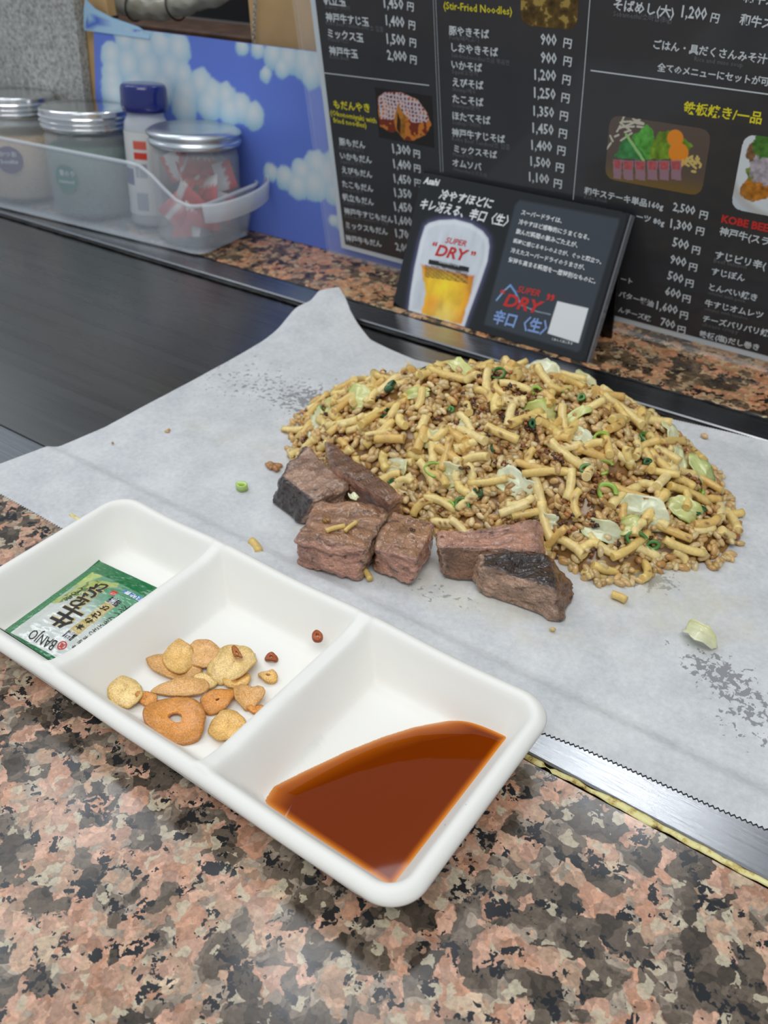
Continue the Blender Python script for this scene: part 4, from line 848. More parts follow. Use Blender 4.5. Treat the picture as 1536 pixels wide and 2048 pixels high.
crumb((655, 1045), .0024, (150, 112, 56), 'fried garlic sliver on top of the large steak piece', zb=Z18, nb=3, seed=11, name='garlic_sliver', cat='garlic', grp=None)
loose_noodle((652, 1062), (690, 1052), 'greenish fried garlic strip lying on the large steak piece', .0013, Z18)
loose_noodle((690, 1062), (714, 1044), 'browned garlic strip with a dark tip on the large steak piece', .0011, Z18)
leaf(tuple(bp(708, 997, Z18)), .0038, .0022, -.6, 'tiny white garlic shaving at the back of the large steak', 1, .2, 31, lift=.0012, name='garlic_shaving', cat='garlic', grp=None)
# lone cabbage wedge
leaf(tuple(bp(1398, 1277, PP + .002)), .0078, .0042, -.1, 'lone cream cabbage wedge on the paper at the right', 1, .9, 30, flat=True, lift=.002, grp=None, tilt=(0, -.5))
leaf(tuple(bp(1046, 868, 0.036)), .0045, .0018, 1.9, 'bright white stalk piece near the top centre of the mound', 1, .1, 33, lift=.0035, tilt=(0, -.4))
# ------------------------------------------------------------------ beer sign on the ledge
yaw, lean = math.radians(-1.146), math.radians(22.44); SW, SHt = 0.1634, 0.0991
e_ = np.array([math.cos(yaw), math.sin(yaw), 0]); nb2 = np.array([-e_[1], e_[0], 0]); up_ = nb2 * math.sin(lean) + np.array([0, 0, math.cos(lean)])
sp = Plane((-0.3777, 0.5294, 0.0), e_, up_)
def paint(pl, a0, a1, b0, b1, nu, nv, fn, h, rcorner=0.0):
    A_, B_ = np.meshgrid(np.linspace(a0, a1, nu), np.linspace(b0, b1, nv), indexing='ij'); Q = np.stack([A_, B_], -1); c = fn(Q)
    V = pl.o + A_[..., None] * pl.u + B_[..., None] * pl.v + pl.n * h; Fc = grid_faces(nu, nv)
    if rcorner:
        d = rr_sd(A_, B_, (a0 + a1) / 2, (b0 + b1) / 2, (a1 - a0) / 2, (b1 - b0) / 2, rcorner).reshape(-1); Fc = [f for f in Fc if min(d[list(f)]) > -1e-9]
    return V.reshape(-1, 3), Fc, np.clip(c, 0, 1).reshape(-1, 3)
def lay(c, m, col, soft=None): m = np.clip(m, 0, 1)[..., None]; return c * (1 - m) + np.asarray(col, float) * m
S4 = lambda x, y: sp.uv((780 + x / 3.072, 340 + y / 3.072))
def sign_img(Q):
    c = np.ones(Q.shape[:-1] + (3,)) * lin((13, 13, 15)); P_ = np.stack([Q[..., 0] * 60, Q[..., 1] * 60, 0 * Q[..., 0]], -1); sf = 0.0005
    glass = [S4(*q) for q in [(215, 345), (240, 325), (300, 308), (400, 303), (500, 330), (570, 375), (605, 420), (612, 470), (600, 560), (560, 680), (520, 790), (480, 900), (455, 975), (280, 920), (112, 872), (125, 760), (150, 600), (185, 440)]]
    g = poly_sd(Q, glass)
    c = lay(c, np.exp(-(np.minimum(g, 0) / .0026) ** 2) * (g < 0) * .22, lin((150, 150, 215)))
    gcol = lin((208, 214, 222)) * (1 + .10 * fbm(P_ * [3, 1, 1], 3, 3)[..., None]); c = lay(c, sstep(-sf, sf, g), gcol)
    c = lay(c, sstep(0, .0022, g) * (1 - sstep(.0022, .0045, g)) * .35, lin((245, 248, 252)))
    beer = [S4(*q) for q in [(186, 575), (300, 600), (400, 625), (522, 650), (500, 760), (470, 860), (440, 955), (300, 920), (190, 885), (215, 760), (205, 680)]]; b = poly_sd(Q, beer) + .0006 * fbm(P_ * 4, 8, 2)
    ob = S4(320, 740); db = np.linalg.norm((Q - ob) * [1, .7], axis=-1) / .022; am = np.clip(1 - db ** 2 * .8, 0, 1)
    bc = lin((222, 140, 22)) * (1 - am[..., None]) + lin((255, 214, 40)) * am[..., None]
    ob2 = S4(260, 830); bc = lay(bc, np.exp(-(np.linalg.norm(Q - ob2, axis=-1) / .008) ** 2) * .8, lin((236, 142, 20))); ob3 = S4(330, 905); bc = lay(bc, np.exp(-(np.linalg.norm(Q - ob3, axis=-1) / .010) ** 2) * .6, lin((252, 232, 130)))
    ty = S4(340, 610)[1] - Q[..., 1]; bc = lay(bc, np.exp(-(np.maximum(ty + .002, 0) / .0045) ** 2) * .85, lin((196, 78, 20))); bc = bc * (1 + .18 * fbm(P_ * [1, .7, 1] * 2.4, 17, 3)[..., None])
    c = lay(c, sstep(-sf, sf * 3, b), bc)
    bar = [S4(*q) for q in [(240, 548), (488, 598), (484, 630), (236, 578)]]; c = lay(c, sstep(-sf * .4, sf * .4, poly_sd(Q, bar)), lin((20, 20, 22)))
    for k in range(7):
        y0 = 590 + k * 11; c = lay(c, (line_d(Q, [S4(218, y0 - 2), S4(350, y0 + 15), S4(478, y0 + 44 - k)]) < .0004) * .75, lin((70, 40, 30)))
    pan = [S4(*q) for q in [(798, 185), (1408, 300), (1405, 330), (1170, 1105), (1150, 1118), (580, 950), (585, 925), (770, 215)]]; p = poly_sd(Q, pan)
    c = lay(c, sstep(-.0012, .0012, p), lin((52, 58, 66)))
    for pts, wd, cl in (([(655, 800), (700, 745), (740, 708)], .0008, (150, 190, 235)), ([(740, 708), (770, 750), (805, 830)], .0010, (120, 165, 225)), ([(805, 830), (900, 868), (985, 888)], .0006, (150, 160, 175))):
        c = lay(c, sstep(wd, wd * .3, line_d(Q, [S4(*q) for q in pts])) * .9, lin(cl))
    qr = [S4(*q) for q in [(1030, 808), (1218, 852), (1158, 1062), (970, 1002)]]; c = lay(c, sstep(-.0003, .0003, poly_sd(Q, qr) + .0002), lin((226, 230, 232)))
    return c
sg = empty('drink_sign', sp.o + sp.u * SW / 2, 'small black tilted beer advertisement sign standing on the ledge before the menu', 'sign')
blk_acr = simple('black_acrylic', C(16, 16, 18), 0.08, spec=0.5)
V, Fc = plane_box(sp, 0, SW, 0, SHt, -0.0030, 0, .0006); tag(obj('acrylic_panel', V, Fc, blk_acr, sg, smooth=False), 'black acrylic front panel')
V, Fc, cl = paint(sp, .0004, SW - .0014, .0004, SHt - .0004, 330, 200, sign_img, 0.0002, .0035); tag(obj('printed_card', V, Fc, MAT['photo_gloss'], sg, cols=cl), 'printed card showing a foamy glass of beer')
edge_m = clear('smoked_acrylic_edge', (.25, .26, .28, 1), 0.55, 0.08)
V, Fc = plane_box(sp, SW + .0001, SW + .0014, 0.0, SHt - .001, -0.006, .0006, .0004); obj('clear_edge', V, Fc, edge_m, sg, smooth=False)
# folded back leg
yb = 0.006; bo = sp.at(0, SHt * .97, -.003); base = Plane(bo, e_, -up_ * 0 + np.array([nb2[0] * yb, nb2[1] * yb, -bo[2] + .0004]))
Lb = np.linalg.norm([nb2[0] * yb, nb2[1] * yb, bo[2]]); V, Fc = plane_box(base, 0.003, SW - .003, 0, Lb, -.001, .001, .0004); obj('back_leg', V, Fc, blk_acr, sg, smooth=False)
k = MB(); L4 = lambda mb, s, x0, y0, x1, y1, **kw: put_text(mb, sp, s, (780 + x0 / 3.072, 340 + y0 / 3.072), (780 + x1 / 3.072, 340 + y1 / 3.072), 0.0004, **kw)
L4(k, '冷やすほどに', 300, 172, 630, 236, bold=.022, shear=.25); L4(k, 'キレ冴える、辛口〈生〉', 185, 232, 722, 345, bold=.022, shear=.25, hf=1.15); L4(k, 'Asahi', 205, 82, 302, 98, bold=.03, shear=.25, hf=1.1, res=2)
tag(k.build('headline_lettering', MAT['pure_white'], sg, smooth=False), 'slanted white headline lettering', kind='stuff')
k = MB()
for s, a, b in (('スーパードライは、', (806, 272), (1055, 326)), ('冷やすほど感動的にうまくなる。', (790, 330), (1225, 430)), ('飲んだ瞬間の飲みごたえが、', (773, 388), (1152, 476)), ('瞬時に感じるキレのよさが、ぐっと際立つ。', (758, 446), (1298, 578)), ('冷えたスーパードライのうまさが、', (742, 504), (1196, 614)), ('気持ち高まる瞬間を一層特別なものに。', (727, 562), (1262, 698)), ('くわしくはこちら', (995, 1044), (1122, 1074))):
    L4(k, s, *a, *b, bold=.015)
tag(k.build('small_lettering', MAT['pure_white'], sg, smooth=False), 'lines of small white lettering', kind='stuff')
k = MB(); L4(k, 'SUPER', 340, 446, 466, 470, bold=.015, shear=.3, res=3, hf=.9); L4(k, '“', 255, 500, 285, 505, bold=.03, shear=.2, res=3); L4(k, 'DRY', 276, 522, 478, 562, bold=.03, shear=.25, res=3, hf=.84); L4(k, '”', 490, 560, 520, 565, bold=.03, res=3)
L4(k, 'SUPER', 780, 748, 918, 778, bold=.015, shear=.3, res=3, hf=.95); L4(k, '“', 668, 792, 700, 800, bold=.03, shear=.2, res=3); L4(k, 'DRY', 695, 830, 935, 888, bold=.03, shear=.25, res=3, hf=.84); L4(k, '”', 948, 852, 995, 862, bold=.03, res=3)
tag(k.build('red_lettering', MAT['red_text'], sg, smooth=False), 'red italic logo lettering', kind='stuff')
k = MB(); L4(k, '辛口〈生〉', 632, 932, 958, 1008, bold=.03, shear=.15, res=2, hf=1.1); tag(k.build('blue_lettering', MAT['blue_text'], sg, smooth=False), 'pale blue lettering', kind='stuff')
k = MB(); L4(k, 'KARAKUCHI', 302, 570, 425, 596, bold=.01, res=1); tag(k.build('band_lettering', MAT['white_text'], sg, smooth=False), kind='stuff')

# ------------------------------------------------------------------ menu
mb0 = bp(657, 513, 0.0005); mpl = Plane((mb0[0], 0.5822, 0.0042), (1, 0, -0.0105), (0, -0.144, 0.989))
mn = empty('menu_board', mpl.o + np.array([.2, 0, 0]), 'large black menu sheet with prices in a clear acrylic holder on the ledge', 'menu')
mu0, mv0 = mpl.uv((682, 496)); print('MENU', mu0, mv0)
sheetW, sheetH = 0.405, 0.30
acr = clear('clear_acrylic', (0.93, 0.96, 1, 1), 0.07, 0.03, 0.6)
V, Fc = plane_box(mpl, 0, mu0 + sheetW + .012, 0, .315, -0.0042, -.0022, .0005); tag(obj('back_plate', V, Fc, acr, mn, smooth=False), 'clear acrylic back plate')
for a0, a1, b0, b1 in ((0, .0018, 0, .315), (mu0 + sheetW + .010, mu0 + sheetW + .012, 0, .315), (0, mu0 + sheetW + .012, -.0, .0016)):
    V, Fc = plane_box(mpl, a0, a1, b0, b1, -0.0021, .0016, .0003); obj('holder_lip', V, Fc, acr, mn, smooth=False)
V, Fc = plane_box(mpl, mu0, mu0 + sheetW, mv0, mv0 + sheetH, -0.0019, -.0006); tag(obj('white_sheet', V, Fc, simple('white_card', C(196, 206, 212), .4), mn, smooth=False), 'white card edge around the print')
bw = .0048; blackm = simple('black_menu_print', C(50, 51, 54), .42, spec=.35, coat=0.35, noise=(25, .10)); blackm.node_tree.nodes['Principled BSDF'].inputs['Coat Roughness'].default_value = .08
V, Fc = plane_box(mpl, mu0 + bw, mu0 + sheetW - bw, mv0 + bw * .9, mv0 + sheetH - bw, -0.0005, -.0003); tag(obj('black_print', V, Fc, blackm, mn, smooth=False), 'glossy black printed area')
MW, MY, MG, MR = MB(), MB(), MB(), MB()
def T(s, x0, y0, x1, y1, mb=MW, **kw): put_text(mb, mpl, s, (x0, y0), (x1, y1), -.0001, **kw)
def rows(rs, mb=MW, **kw):
    for r in rs: T(*r, mb=mb, **kw)
rows([('帆立玉', 648, 7, 692, 12), ('神戸牛すじ玉', 652, 41, 738, 52), ('ミックス玉', 656, 73, 727, 84), ('神戸牛玉', 659, 108, 716, 116),
      ('豚もだん', 679, 289, 731, 297), ('いかもだん', 681, 317, 744, 327), ('えびもだん', 684, 345, 745, 356), ('たこもだん', 685, 373, 747, 384), ('帆立もだん', 686, 399, 748, 411), ('神戸牛すじもだん', 689, 427, 787, 446), ('ミックスもだん', 692, 455, 776, 470), ('神戸牛もだん', 692, 481, 764, 494),
      ('豚やきそば', 898, 68, 978, 77), ('しおやきそば', 903, 102, 996, 113), ('いかそば', 903, 136, 964, 144), ('えびそば', 905, 171, 967, 179), ('たこそば', 905, 204, 967, 213), ('ほたてそば', 905, 238, 981, 249), ('神戸牛すじそば', 904, 271, 1010, 286), ('ミックスそば', 908, 303, 994, 317), ('オムソバ', 905, 331, 963, 341),
      ('そばめし(大)', 1226, 18, 1347, 35), ('和牛ス', 1478, 47, 1542, 58), ('和牛ス', 1486, 2, 1550, 11), ('ごはん・具だくさんみそ汁', 1306, 96, 1533, 127), ('全てのメニューにセットが可能', 1314, 141, 1556, 174),
      ('和牛ステーキ単品160g', 1168, 387, 1326, 420), ('ーツ 80g', 1272, 438, 1328, 452), ('ート', 1241, 562, 1264, 568), ('バター醤油', 1237, 592, 1306, 614), ('んチーズ焼', 1236, 623, 1301, 643),
      ('神戸牛(スラ', 1438, 468, 1537, 491), ('すじピリ辛(', 1429, 516, 1530, 539), ('すじぽん', 1422, 548, 1489, 563), ('とんぺい焼き', 1417, 579, 1513, 602), ('牛すじオムレツ', 1409, 611, 1525, 637), ('チーズパリパリ焼', 1405, 642, 1537, 673), ('鉄板(塩)だし巻き', 1398, 672, 1517, 701)], bold=.022)
rows([('1,450', 768, 15, 807, 19), ('1,400', 772, 50, 809, 55), ('1,500', 774, 87, 811, 91), ('2,000', 775, 119, 814, 123),
      ('1,300', 786, 306, 822, 310), ('1,400', 788, 336, 823, 340), ('1,450', 789, 365, 823, 369), ('1,350', 790, 393, 824, 397), ('1,450', 790, 421, 825, 425), ('1,600', 791, 447, 825, 452), ('1,700', 792, 474, 826, 479), ('2,000', 792, 500, 826, 505),
      ('900', 1081, 89, 1113, 91), ('900', 1081, 125, 1113, 128), ('1,200', 1069, 159, 1112, 162), ('1,250', 1068, 195, 1111, 199), ('1,350', 1067, 231, 1108, 235), ('1,450', 1065, 265, 1107, 270), ('1,400', 1063, 299, 1104, 303), ('1,500', 1061, 331, 1101, 336), ('1,100', 1058, 362, 1098, 368),
      ('1,200', 1362, 34, 1412, 40), ('2,500', 1345, 421, 1389, 430), ('1,300', 1340, 455, 1383, 463), ('500', 1344, 492, 1376, 500), ('900', 1339, 526, 1371, 534), ('500', 1334, 558, 1365, 567), ('600', 1329, 589, 1360, 598), ('1,600', 1312, 618, 1354, 629), ('700', 1320, 650, 1349, 658)], bold=.02, hf=1.2)
yen = [(814, 20), (817, 57), (819, 92), (820, 126), (827, 314), (828, 343), (829, 372), (1126, 94), (1126, 130), (1124, 167), (1122, 203), (1119, 239), (1117, 274), (1114, 308), (1111, 342), (1107, 374), (1420, 43), (1398, 436), (1391, 468), (1383, 506), (1377, 540), (1370, 572), (1364, 603), (1359, 636), (1354, 665)]
for i, (x, y) in enumerate(yen): w_ = 13 if i < 7 else 16; T('円', x, y - 1, x + w_, y + w_ * .16, bold=.02)
rows([('もだんやき', 668, 216, 740, 224), ('鉄板焼き/一品', 1366, 224, 1522, 247)], mb=MY, bold=.02)
rows([('(Stir-Fried Noodles)', 887, 18, 1024, 30), ('(Okonomiyaki with', 661, 230, 753, 247), ('fried noodles)', 667, 245, 733, 256)], mb=MY, bold=.01)
rows([('KOBE BEEF', 1442, 444, 1546, 466)], mb=MR, bold=.04, res=2)
rows([('Scallop/가리비', 650, 17, 700, 21), ('Kobe Beef Tendon/고베 소 힘줄', 652, 49, 767, 64), ('Mixed/믹스', 657, 82, 697, 87), ('Kobe Beef', 660, 117, 698, 121), ('Pork/돼지고기', 678, 298, 726, 305), ('Squid/오징어', 681, 326, 724, 332), ('Shrimp/새우', 684, 353, 722, 358), ('Octopus/문어', 685, 381, 726, 388), ('Scallop/가리비', 687, 408, 730, 414), ('Kobe Beef Tendon/소 힘줄', 689, 435, 777, 450), ('Mixed', 692, 462, 712, 466), ('Kobe Beef', 692, 489, 722, 494),
      ('Pork/돼지고기', 899, 79, 957, 85), ('Salt-fried noodles/소금 볶음면', 903, 114, 1018, 130), ('Squid/오징어', 904, 147, 955, 153), ('Shrimp/새우', 905, 182, 952, 188), ('Octopus/문어', 904, 214, 958, 221), ('Scallop/가리비', 905, 248, 960, 256), ('Kobe Beef Tendon/소 힘줄', 904, 281, 1020, 300), ('Mixed/믹스', 906, 312, 946, 318), ('Omusoba/오므소바', 906, 341, 974, 355),
      ('Sobameshi/소바밥(Big)', 1226, 32, 1343, 46), ('Rice and miso soup', 1388, 122, 1485, 135), ('Kobe Steak', 1168, 398, 1214, 406), ('Beef tendon', 1427, 525, 1492, 538), ('omelet with pork', 1416, 588, 1490, 606), ('omelet with tendon', 1408, 620, 1494, 640), ('cheese crispy', 1404, 652, 1476, 668)], mb=MG)
def rule(p, q, wd, mb=MW):
    a, b = mpl.uv(p), mpl.uv(q); d = (b - a) / np.linalg.norm(b - a); n_ = np.array([-d[1], d[0]]) * wd; mb.add([mpl.at(*(a - n_), -.00015), mpl.at(*(b - n_), -.00015), mpl.at(*(b + n_), -.00015), mpl.at(*(a + n_), -.00015)], [(0, 1, 2, 3)])
rule((648, 146), (858, 171), .00028); rule((1181, 141), (1545, 190), .00035)
for dx in (0, 5): rule((866 + dx, -4), (873 + dx, 165), .00012); rule((873 + dx, 165), (881 + dx, 345), .00012)
rule((1180, -5), (1167, 165), .00022); rule((1167, 165), (1146, 400), .00022)
for mb_, nm_, mt in ((MW, 'white_lettering', MAT['white_text']), (MY, 'yellow_lettering', MAT['yellow_text']), (MG, 'grey_lettering', MAT['grey_text']), (MR, 'red_lettering', MAT['red_text'])): tag(mb_.build(nm_, mt, mn, smooth=False), kind='stuff')
def menu_pic(px, fn, name, label, n=90, rc=.006, bgm=None):
    uv = np.array([mpl.uv(p) for p in px]); a0, a1 = (uv[0, 0] + uv[3, 0]) / 2, (uv[1, 0] + uv[2, 0]) / 2; b1, b0 = (uv[0, 1] + uv[1, 1]) / 2, (uv[2, 1] + uv[3, 1]) / 2
    V, Fc, cl = paint(mpl, a0, a1, b0, b1, n, int(n * (b1 - b0) / (a1 - a0)) + 2, fn, -.0002, rc); tag(obj(name, V, Fc, MAT['photo'], mn, cols=cl), label)
Z3 = lambda x, y: mpl.uv((1036 + x / 3.072, y / 3.072)); Z2 = lambda x, y: mpl.uv((600 + x / 3.072, y / 3.072))
def beef_pic(Q):
    P_ = np.stack([Q[..., 0], Q[..., 1], 0 * Q[..., 0]], -1); c = np.ones(Q.shape[:-1] + (3,)) * lin((92, 80, 74)); c = lay(c, sstep(.0, .02, -(Q[..., 1] - Z3(800, 1000)[1])), lin((122, 98, 46)))
    rr = random.Random(3)
    for _ in range(26): x, y = rr.uniform(560, 800), rr.uniform(745, 900); c = lay(c, line_d(Q, [Z3(x, y), Z3(x + rr.uniform(-90, 90), y + rr.uniform(-50, 50))]) < .0006, lin((196, 192, 176)))
    for poly, cl in (([(590, 960), (660, 840), (760, 880), (790, 980), (640, 985)], (58, 130, 74)), ([(740, 800), (790, 765), (840, 800), (830, 980), (780, 975), (680, 830)], (84, 160, 66)), ([(820, 900), (860, 810), (930, 800), (1070, 900), (1040, 950), (930, 980), (810, 980)], (110, 146, 46))):
        sd_ = poly_sd(Q, [Z3(*q) for q in poly]) + .0012 * fbm(P_ * 220, 5, 3); c = lay(c, sstep(-.0003, .0005, sd_), lin(cl) * (1 + .35 * fbm(P_ * 340, 9, 3)[..., None]))
    c = lay(c, line_d(Q, [Z3(665, 830), Z3(770, 985)]) < .0009, lin((150, 196, 120)))
    for x, y, r in ((965, 850, 36), (985, 940, 44), (995, 975, 34)): c = lay(c, sstep(.0004, -.0004, np.linalg.norm(Q - Z3(x, y), axis=-1) - r / 3.072 * .00043), lin((232, 140, 46)))
    for _ in range(16): x, y = rr.uniform(1000, 1130), rr.uniform(960, 1060); c = lay(c, line_d(Q, [Z3(x, y), Z3(x + rr.uniform(-40, 40), y + rr.uniform(-40, 40))]) < .0007, lin((206, 180, 110)))
    for x in (610, 675, 750, 825, 897, 970):
        y0 = 985 if x > 640 else 978; w_ = 34 if x > 640 else 28
        sd_ = poly_sd(Q, [Z3(x - w_, y0), Z3(x + w_, y0 + 4), Z3(x + w_ - 4, y0 + 125), Z3(x - w_ + 6, y0 + 118)]) + .0003 * fbm(P_ * 500, 3, 2); c = lay(c, sstep(-.0002, .0003, sd_), lin((150, 118, 130)))
        sd2 = poly_sd(Q, [Z3(x - w_ + 5, y0 + 6), Z3(x + w_ - 6, y0 + 8), Z3(x + w_ - 10, y0 + 62), Z3(x - w_ + 10, y0 + 56)]); c = lay(c, sstep(-.0002, .0004, sd2), lin((176, 84, 88)) * (1 + .2 * fbm(P_ * 700, 6, 2)[..., None]))
    return c
menu_pic([(1220, 233), (1424, 256), (1403, 390), (1208, 360)], beef_pic, 'food_picture', 'picture of sliced beef with green salad', 200)
def plate_pic(Q):
    P_ = np.stack([Q[..., 0], Q[..., 1], 0 * Q[..., 0]], -1); c = np.ones(Q.shape[:-1] + (3,)) * lin((196, 204, 212)); o = Z3(1640, 1020)
    d = np.linalg.norm(Q - o, axis=-1); c = lay(c, sstep(.0335, .031, d), lin((214, 220, 224))); c = lay(c, sstep(.004, 0, np.abs(d - .031)) * .4, lin((140, 122, 96)))
    for cx, cy, r, cl in ((1440, 1160, 24, (160, 106, 46)), (1490, 1140, 30, (176, 112, 40)), (1440, 1060, 14, (120, 140, 60)), (1460, 940, 20, (120, 90, 60)), (1530, 1040, 34, (168, 160, 168)), (1530, 890, 26, (70, 120, 50))):
        s_ = r / 3.072 * .00045 * 2 - np.linalg.norm(Q - Z3(cx, cy), axis=-1) + .0016 * fbm(P_ * 300, 8, 3); c = lay(c, sstep(-.0004, .0006, s_), lin(cl) * (1 + .35 * fbm(P_ * 400, 5, 3)[..., None]))
    return c
menu_pic([(1486, 267), (1640, 290), (1620, 448), (1463, 418)], plate_pic, 'food_picture', 'picture of a white plate of food', 130)
def cake_pic(Q):
    P_ = np.stack([Q[..., 0], Q[..., 1], 0 * Q[..., 0]], -1); c = np.ones(Q.shape[:-1] + (3,)) * lin((42, 40, 40)); tr = fbm(P_ * 260, 5, 3)
    body = [Z2(*q) for q in [(475, 600), (520, 565), (620, 568), (720, 610), (780, 690), (808, 770), (770, 830), (700, 865), (640, 862), (600, 800), (560, 815), (490, 780), (480, 700)]]
    s_ = poly_sd(Q, body) + .0005 * tr; col_ = np.where((tr > -.1)[..., None], lin((118, 50, 34)), lin((196, 120, 50))); c = lay(c, sstep(-.0004, .0003, s_), col_)
    tp = [Z2(*q) for q in [(478, 600), (520, 568), (620, 570), (720, 612), (775, 690), (795, 750), (690, 755), (630, 690), (600, 640), (580, 740), (490, 730)]]; t_ = poly_sd(Q, tp)
    lat = (np.sin(Q[..., 0] * 2100 + 2 * tr) > .1) | (np.sin(Q[..., 1] * 2300 + 2 * tr) > .35); c = lay(c, (t_ > 0) * lat * .9, lin((206, 196, 204)))
    wd_ = poly_sd(Q, [Z2(*q) for q in [(600, 640), (650, 720), (640, 860), (590, 800), (575, 740)]]); c = lay(c, sstep(-.0003, .0003, wd_), lin((176, 116, 44)) * (1 + .4 * tr[..., None])); wd2 = poly_sd(Q, [Z2(*q) for q in [(598, 690), (618, 740), (615, 830), (592, 790)]]); c = lay(c, sstep(-.0003, .0003, wd2), lin((56, 38, 26)))
    return c
menu_pic([(752, 178), (864, 190), (868, 290), (756, 280)], cake_pic, 'food_picture', 'picture of a sliced savoury pancake', 150, 0)
def nood_pic(Q):
    P_ = np.stack([Q[..., 0], Q[..., 1], 0 * Q[..., 0]], -1); t_ = fbm(P_ * 300, 5, 4); return lin((92, 72, 34)) * (1 + .5 * t_[..., None]) + (t_ > .5)[..., None] * lin((170, 150, 80)) * .5
menu_pic([(1043, -60), (1160, -48), (1153, 59), (1040, 52)], nood_pic, 'food_picture', 'picture of fried noodles', 100)

# ------------------------------------------------------------------ cloud board behind the counter
BYd = 0.5945; bpl = Plane((-0.7830, BYd, 0.0005), (1, 0, 0), (0, 0, 1)); bW, bH = 0.42, 0.156
clouds = [[(250, 95, 26), (215, 75, 22), (285, 85, 26), (320, 95, 24), (230, 130, 26), (270, 140, 28), (310, 140, 26), (335, 150, 22), (200, 140, 22), (250, 175, 26), (300, 175, 26), (345, 185, 26), (210, 185, 26), (370, 165, 24), (395, 185, 24), (420, 190, 22), (450, 210, 22), (475, 225, 20), (430, 215, 22), (390, 205, 24), (345, 210, 26), (195, 110, 24), (205, 165, 26)],
          [(440, 88, 12), (470, 92, 13), (500, 104, 18), (530, 112, 20), (560, 120, 22), (590, 126, 24), (620, 124, 26), (575, 142, 18), (610, 145, 20), (640, 130, 26), (520, 130, 14), (490, 142, 10)],
          [(520, 340, 14), (545, 350, 18), (575, 340, 20), (600, 325, 22), (625, 345, 26), (600, 365, 24), (570, 368, 20), (640, 320, 24), (660, 360, 24), (640, 380, 18)], [(640, 435, 9), (655, 438, 12), (670, 440, 12)],
          [(225, 30, 14), (215, 45, 14), (255, 48, 12), (290, 52, 10)]]
def sky_img(Q):
    P_ = np.stack([Q[..., 0] * 60, Q[..., 1] * 60, 0 * Q[..., 0]], -1); c = lin((96, 122, 208)) * (1 + .05 * fbm(P_ * .4, 2, 2)[..., None]) * np.ones(Q.shape[:-1] + (3,)); nz = .0012 * fbm(P_ * 3, 4, 3)
    for cl in clouds:
        dd = np.full(Q.shape[:-1], -9.); hi = np.zeros(Q.shape[:-1])
        for x, y, r in cl:
            o = bpl.uv((x, y)); R_ = r * .00056; d = np.linalg.norm((Q - o) * [.95, 1], axis=-1); dd = np.maximum(dd, R_ - d)
            h = np.clip(1 - np.linalg.norm((Q - o - [0, R_ * .25]), axis=-1) / (R_ * 1.05), 0, 1); hi = np.maximum(hi, h)
        m = sstep(-.0016, .0008, dd + nz); c = lay(c, m, lin((158, 194, 214)) * (1 - hi[..., None] ** .7) + lin((212, 218, 220)) * hi[..., None] ** .7)
    return c
bd = empty('cloud_print_board', (-0.6, BYd, 0.0005), 'blue board printed with white clouds standing behind the seasoning jars', 'board')
V, Fc, cl = paint(bpl, 0, bW, 0, bH, 260, 110, sky_img, 0.0004)
def skew(V): V = np.array(V); a = V[:, 0] - bpl.o[0]; b = V[:, 2] - bpl.o[2]; V[:, 0] -= .040 * (1 - b / bH) * (1 - a / bW) - .026; V[:, 0] = np.where(a > bW * .5, V[:, 0] + .0, V[:, 0]); return V
V = skew(V)
Vb, Fb = plane_box(bpl, 0, bW, 0, bH, -.0016, 0, .0004); Vb = skew(Vb); tag(obj('backing_sheet', Vb, Fb, simple('blue_card', C(70, 92, 180), .6), bd, smooth=False), 'blue backing sheet')
obj('cloud_print', V, Fc, vcol('cloud_printed_sheet', .45, .4), bd, cols=cl)
# folded peak of the print at its upper left
pk = [(.012, bH - .004), (.019, bH + .012), (.024, bH + .0205), (.033, bH + .013), (.052, bH + .007), (.085, bH + .002), (.10, bH - .003)]
tri = MB(); o0 = np.array([bpl.at(a, b, .0012 + .002 * math.sin(i)) for i, (a, b) in enumerate(pk)]); low = np.array([bpl.at(a, bH - .006, .0012) for a, b in pk])
Vg = []; 
for i in range(len(pk)):
    for j in range(6): Vg.append(low[i] + (o0[i] - low[i]) * j / 5)
Vg = np.array(Vg); cg = np.array([lin((156, 190, 214)) if fbm(v[None] * 90, 3, 2)[0] > -.2 else lin((70, 100, 190)) for v in Vg]); front = grid_faces(len(pk), 6)
Vg2 = Vg + np.array([0, .0008, 0]); nn_ = len(Vg)
obj('folded_corner', np.vstack([Vg, Vg2]), front + [tuple(i + nn_ for i in q[::-1]) for q in front], vcol('cloud_fold', .45, .4), bd, cols=np.vstack([cg, cg]))

# ------------------------------------------------------------------ bin, jars and bottle
def taper_box(z_of, ring_pts): pass
TB = math.radians(3.5)
bin_m = NT('frosted_translucent_plastic'); bin_m.set(Roughness=.22, Alpha=.24); bin_m.b.inputs['Base Color'].default_value = C(214, 222, 230); bin_m.b.inputs['Specular IOR Level'].default_value = .5
rim_m = NT('frosted_plastic_rim'); rim_m.set(Roughness=.25, Alpha=.45); rim_m.b.inputs['Base Color'].default_value = C(222, 228, 234)
fl, fr_, br_ = bp(-260, 360, .001), bp(404, 513, .001), np.array([-0.5700, 0.586, .001])
fl = fr_ + (bp(0, 415, .001) - fr_) * 1.35
ydir = (fr_ - fl)[:2]; ydir /= np.linalg.norm(ydir); nrm = np.array([-ydir[1], ydir[0]]); LX = np.linalg.norm((fr_ - fl)[:2]); LY = .070
def bpt(u, v, z): q = fr_[:2] - ydir * u + nrm * v; return np.array([q[0], q[1], z])
def bin_loop(off, zf_, n_=160, r=.012):
    L_ = rrect(LX / 2, LY / 2, LX / 2 + off, LY / 2 + off * .7, r, n_); return np.array([bpt(LX - a if False else (LX - a), b, zf_(LX - a, b)) for a, b in L_])
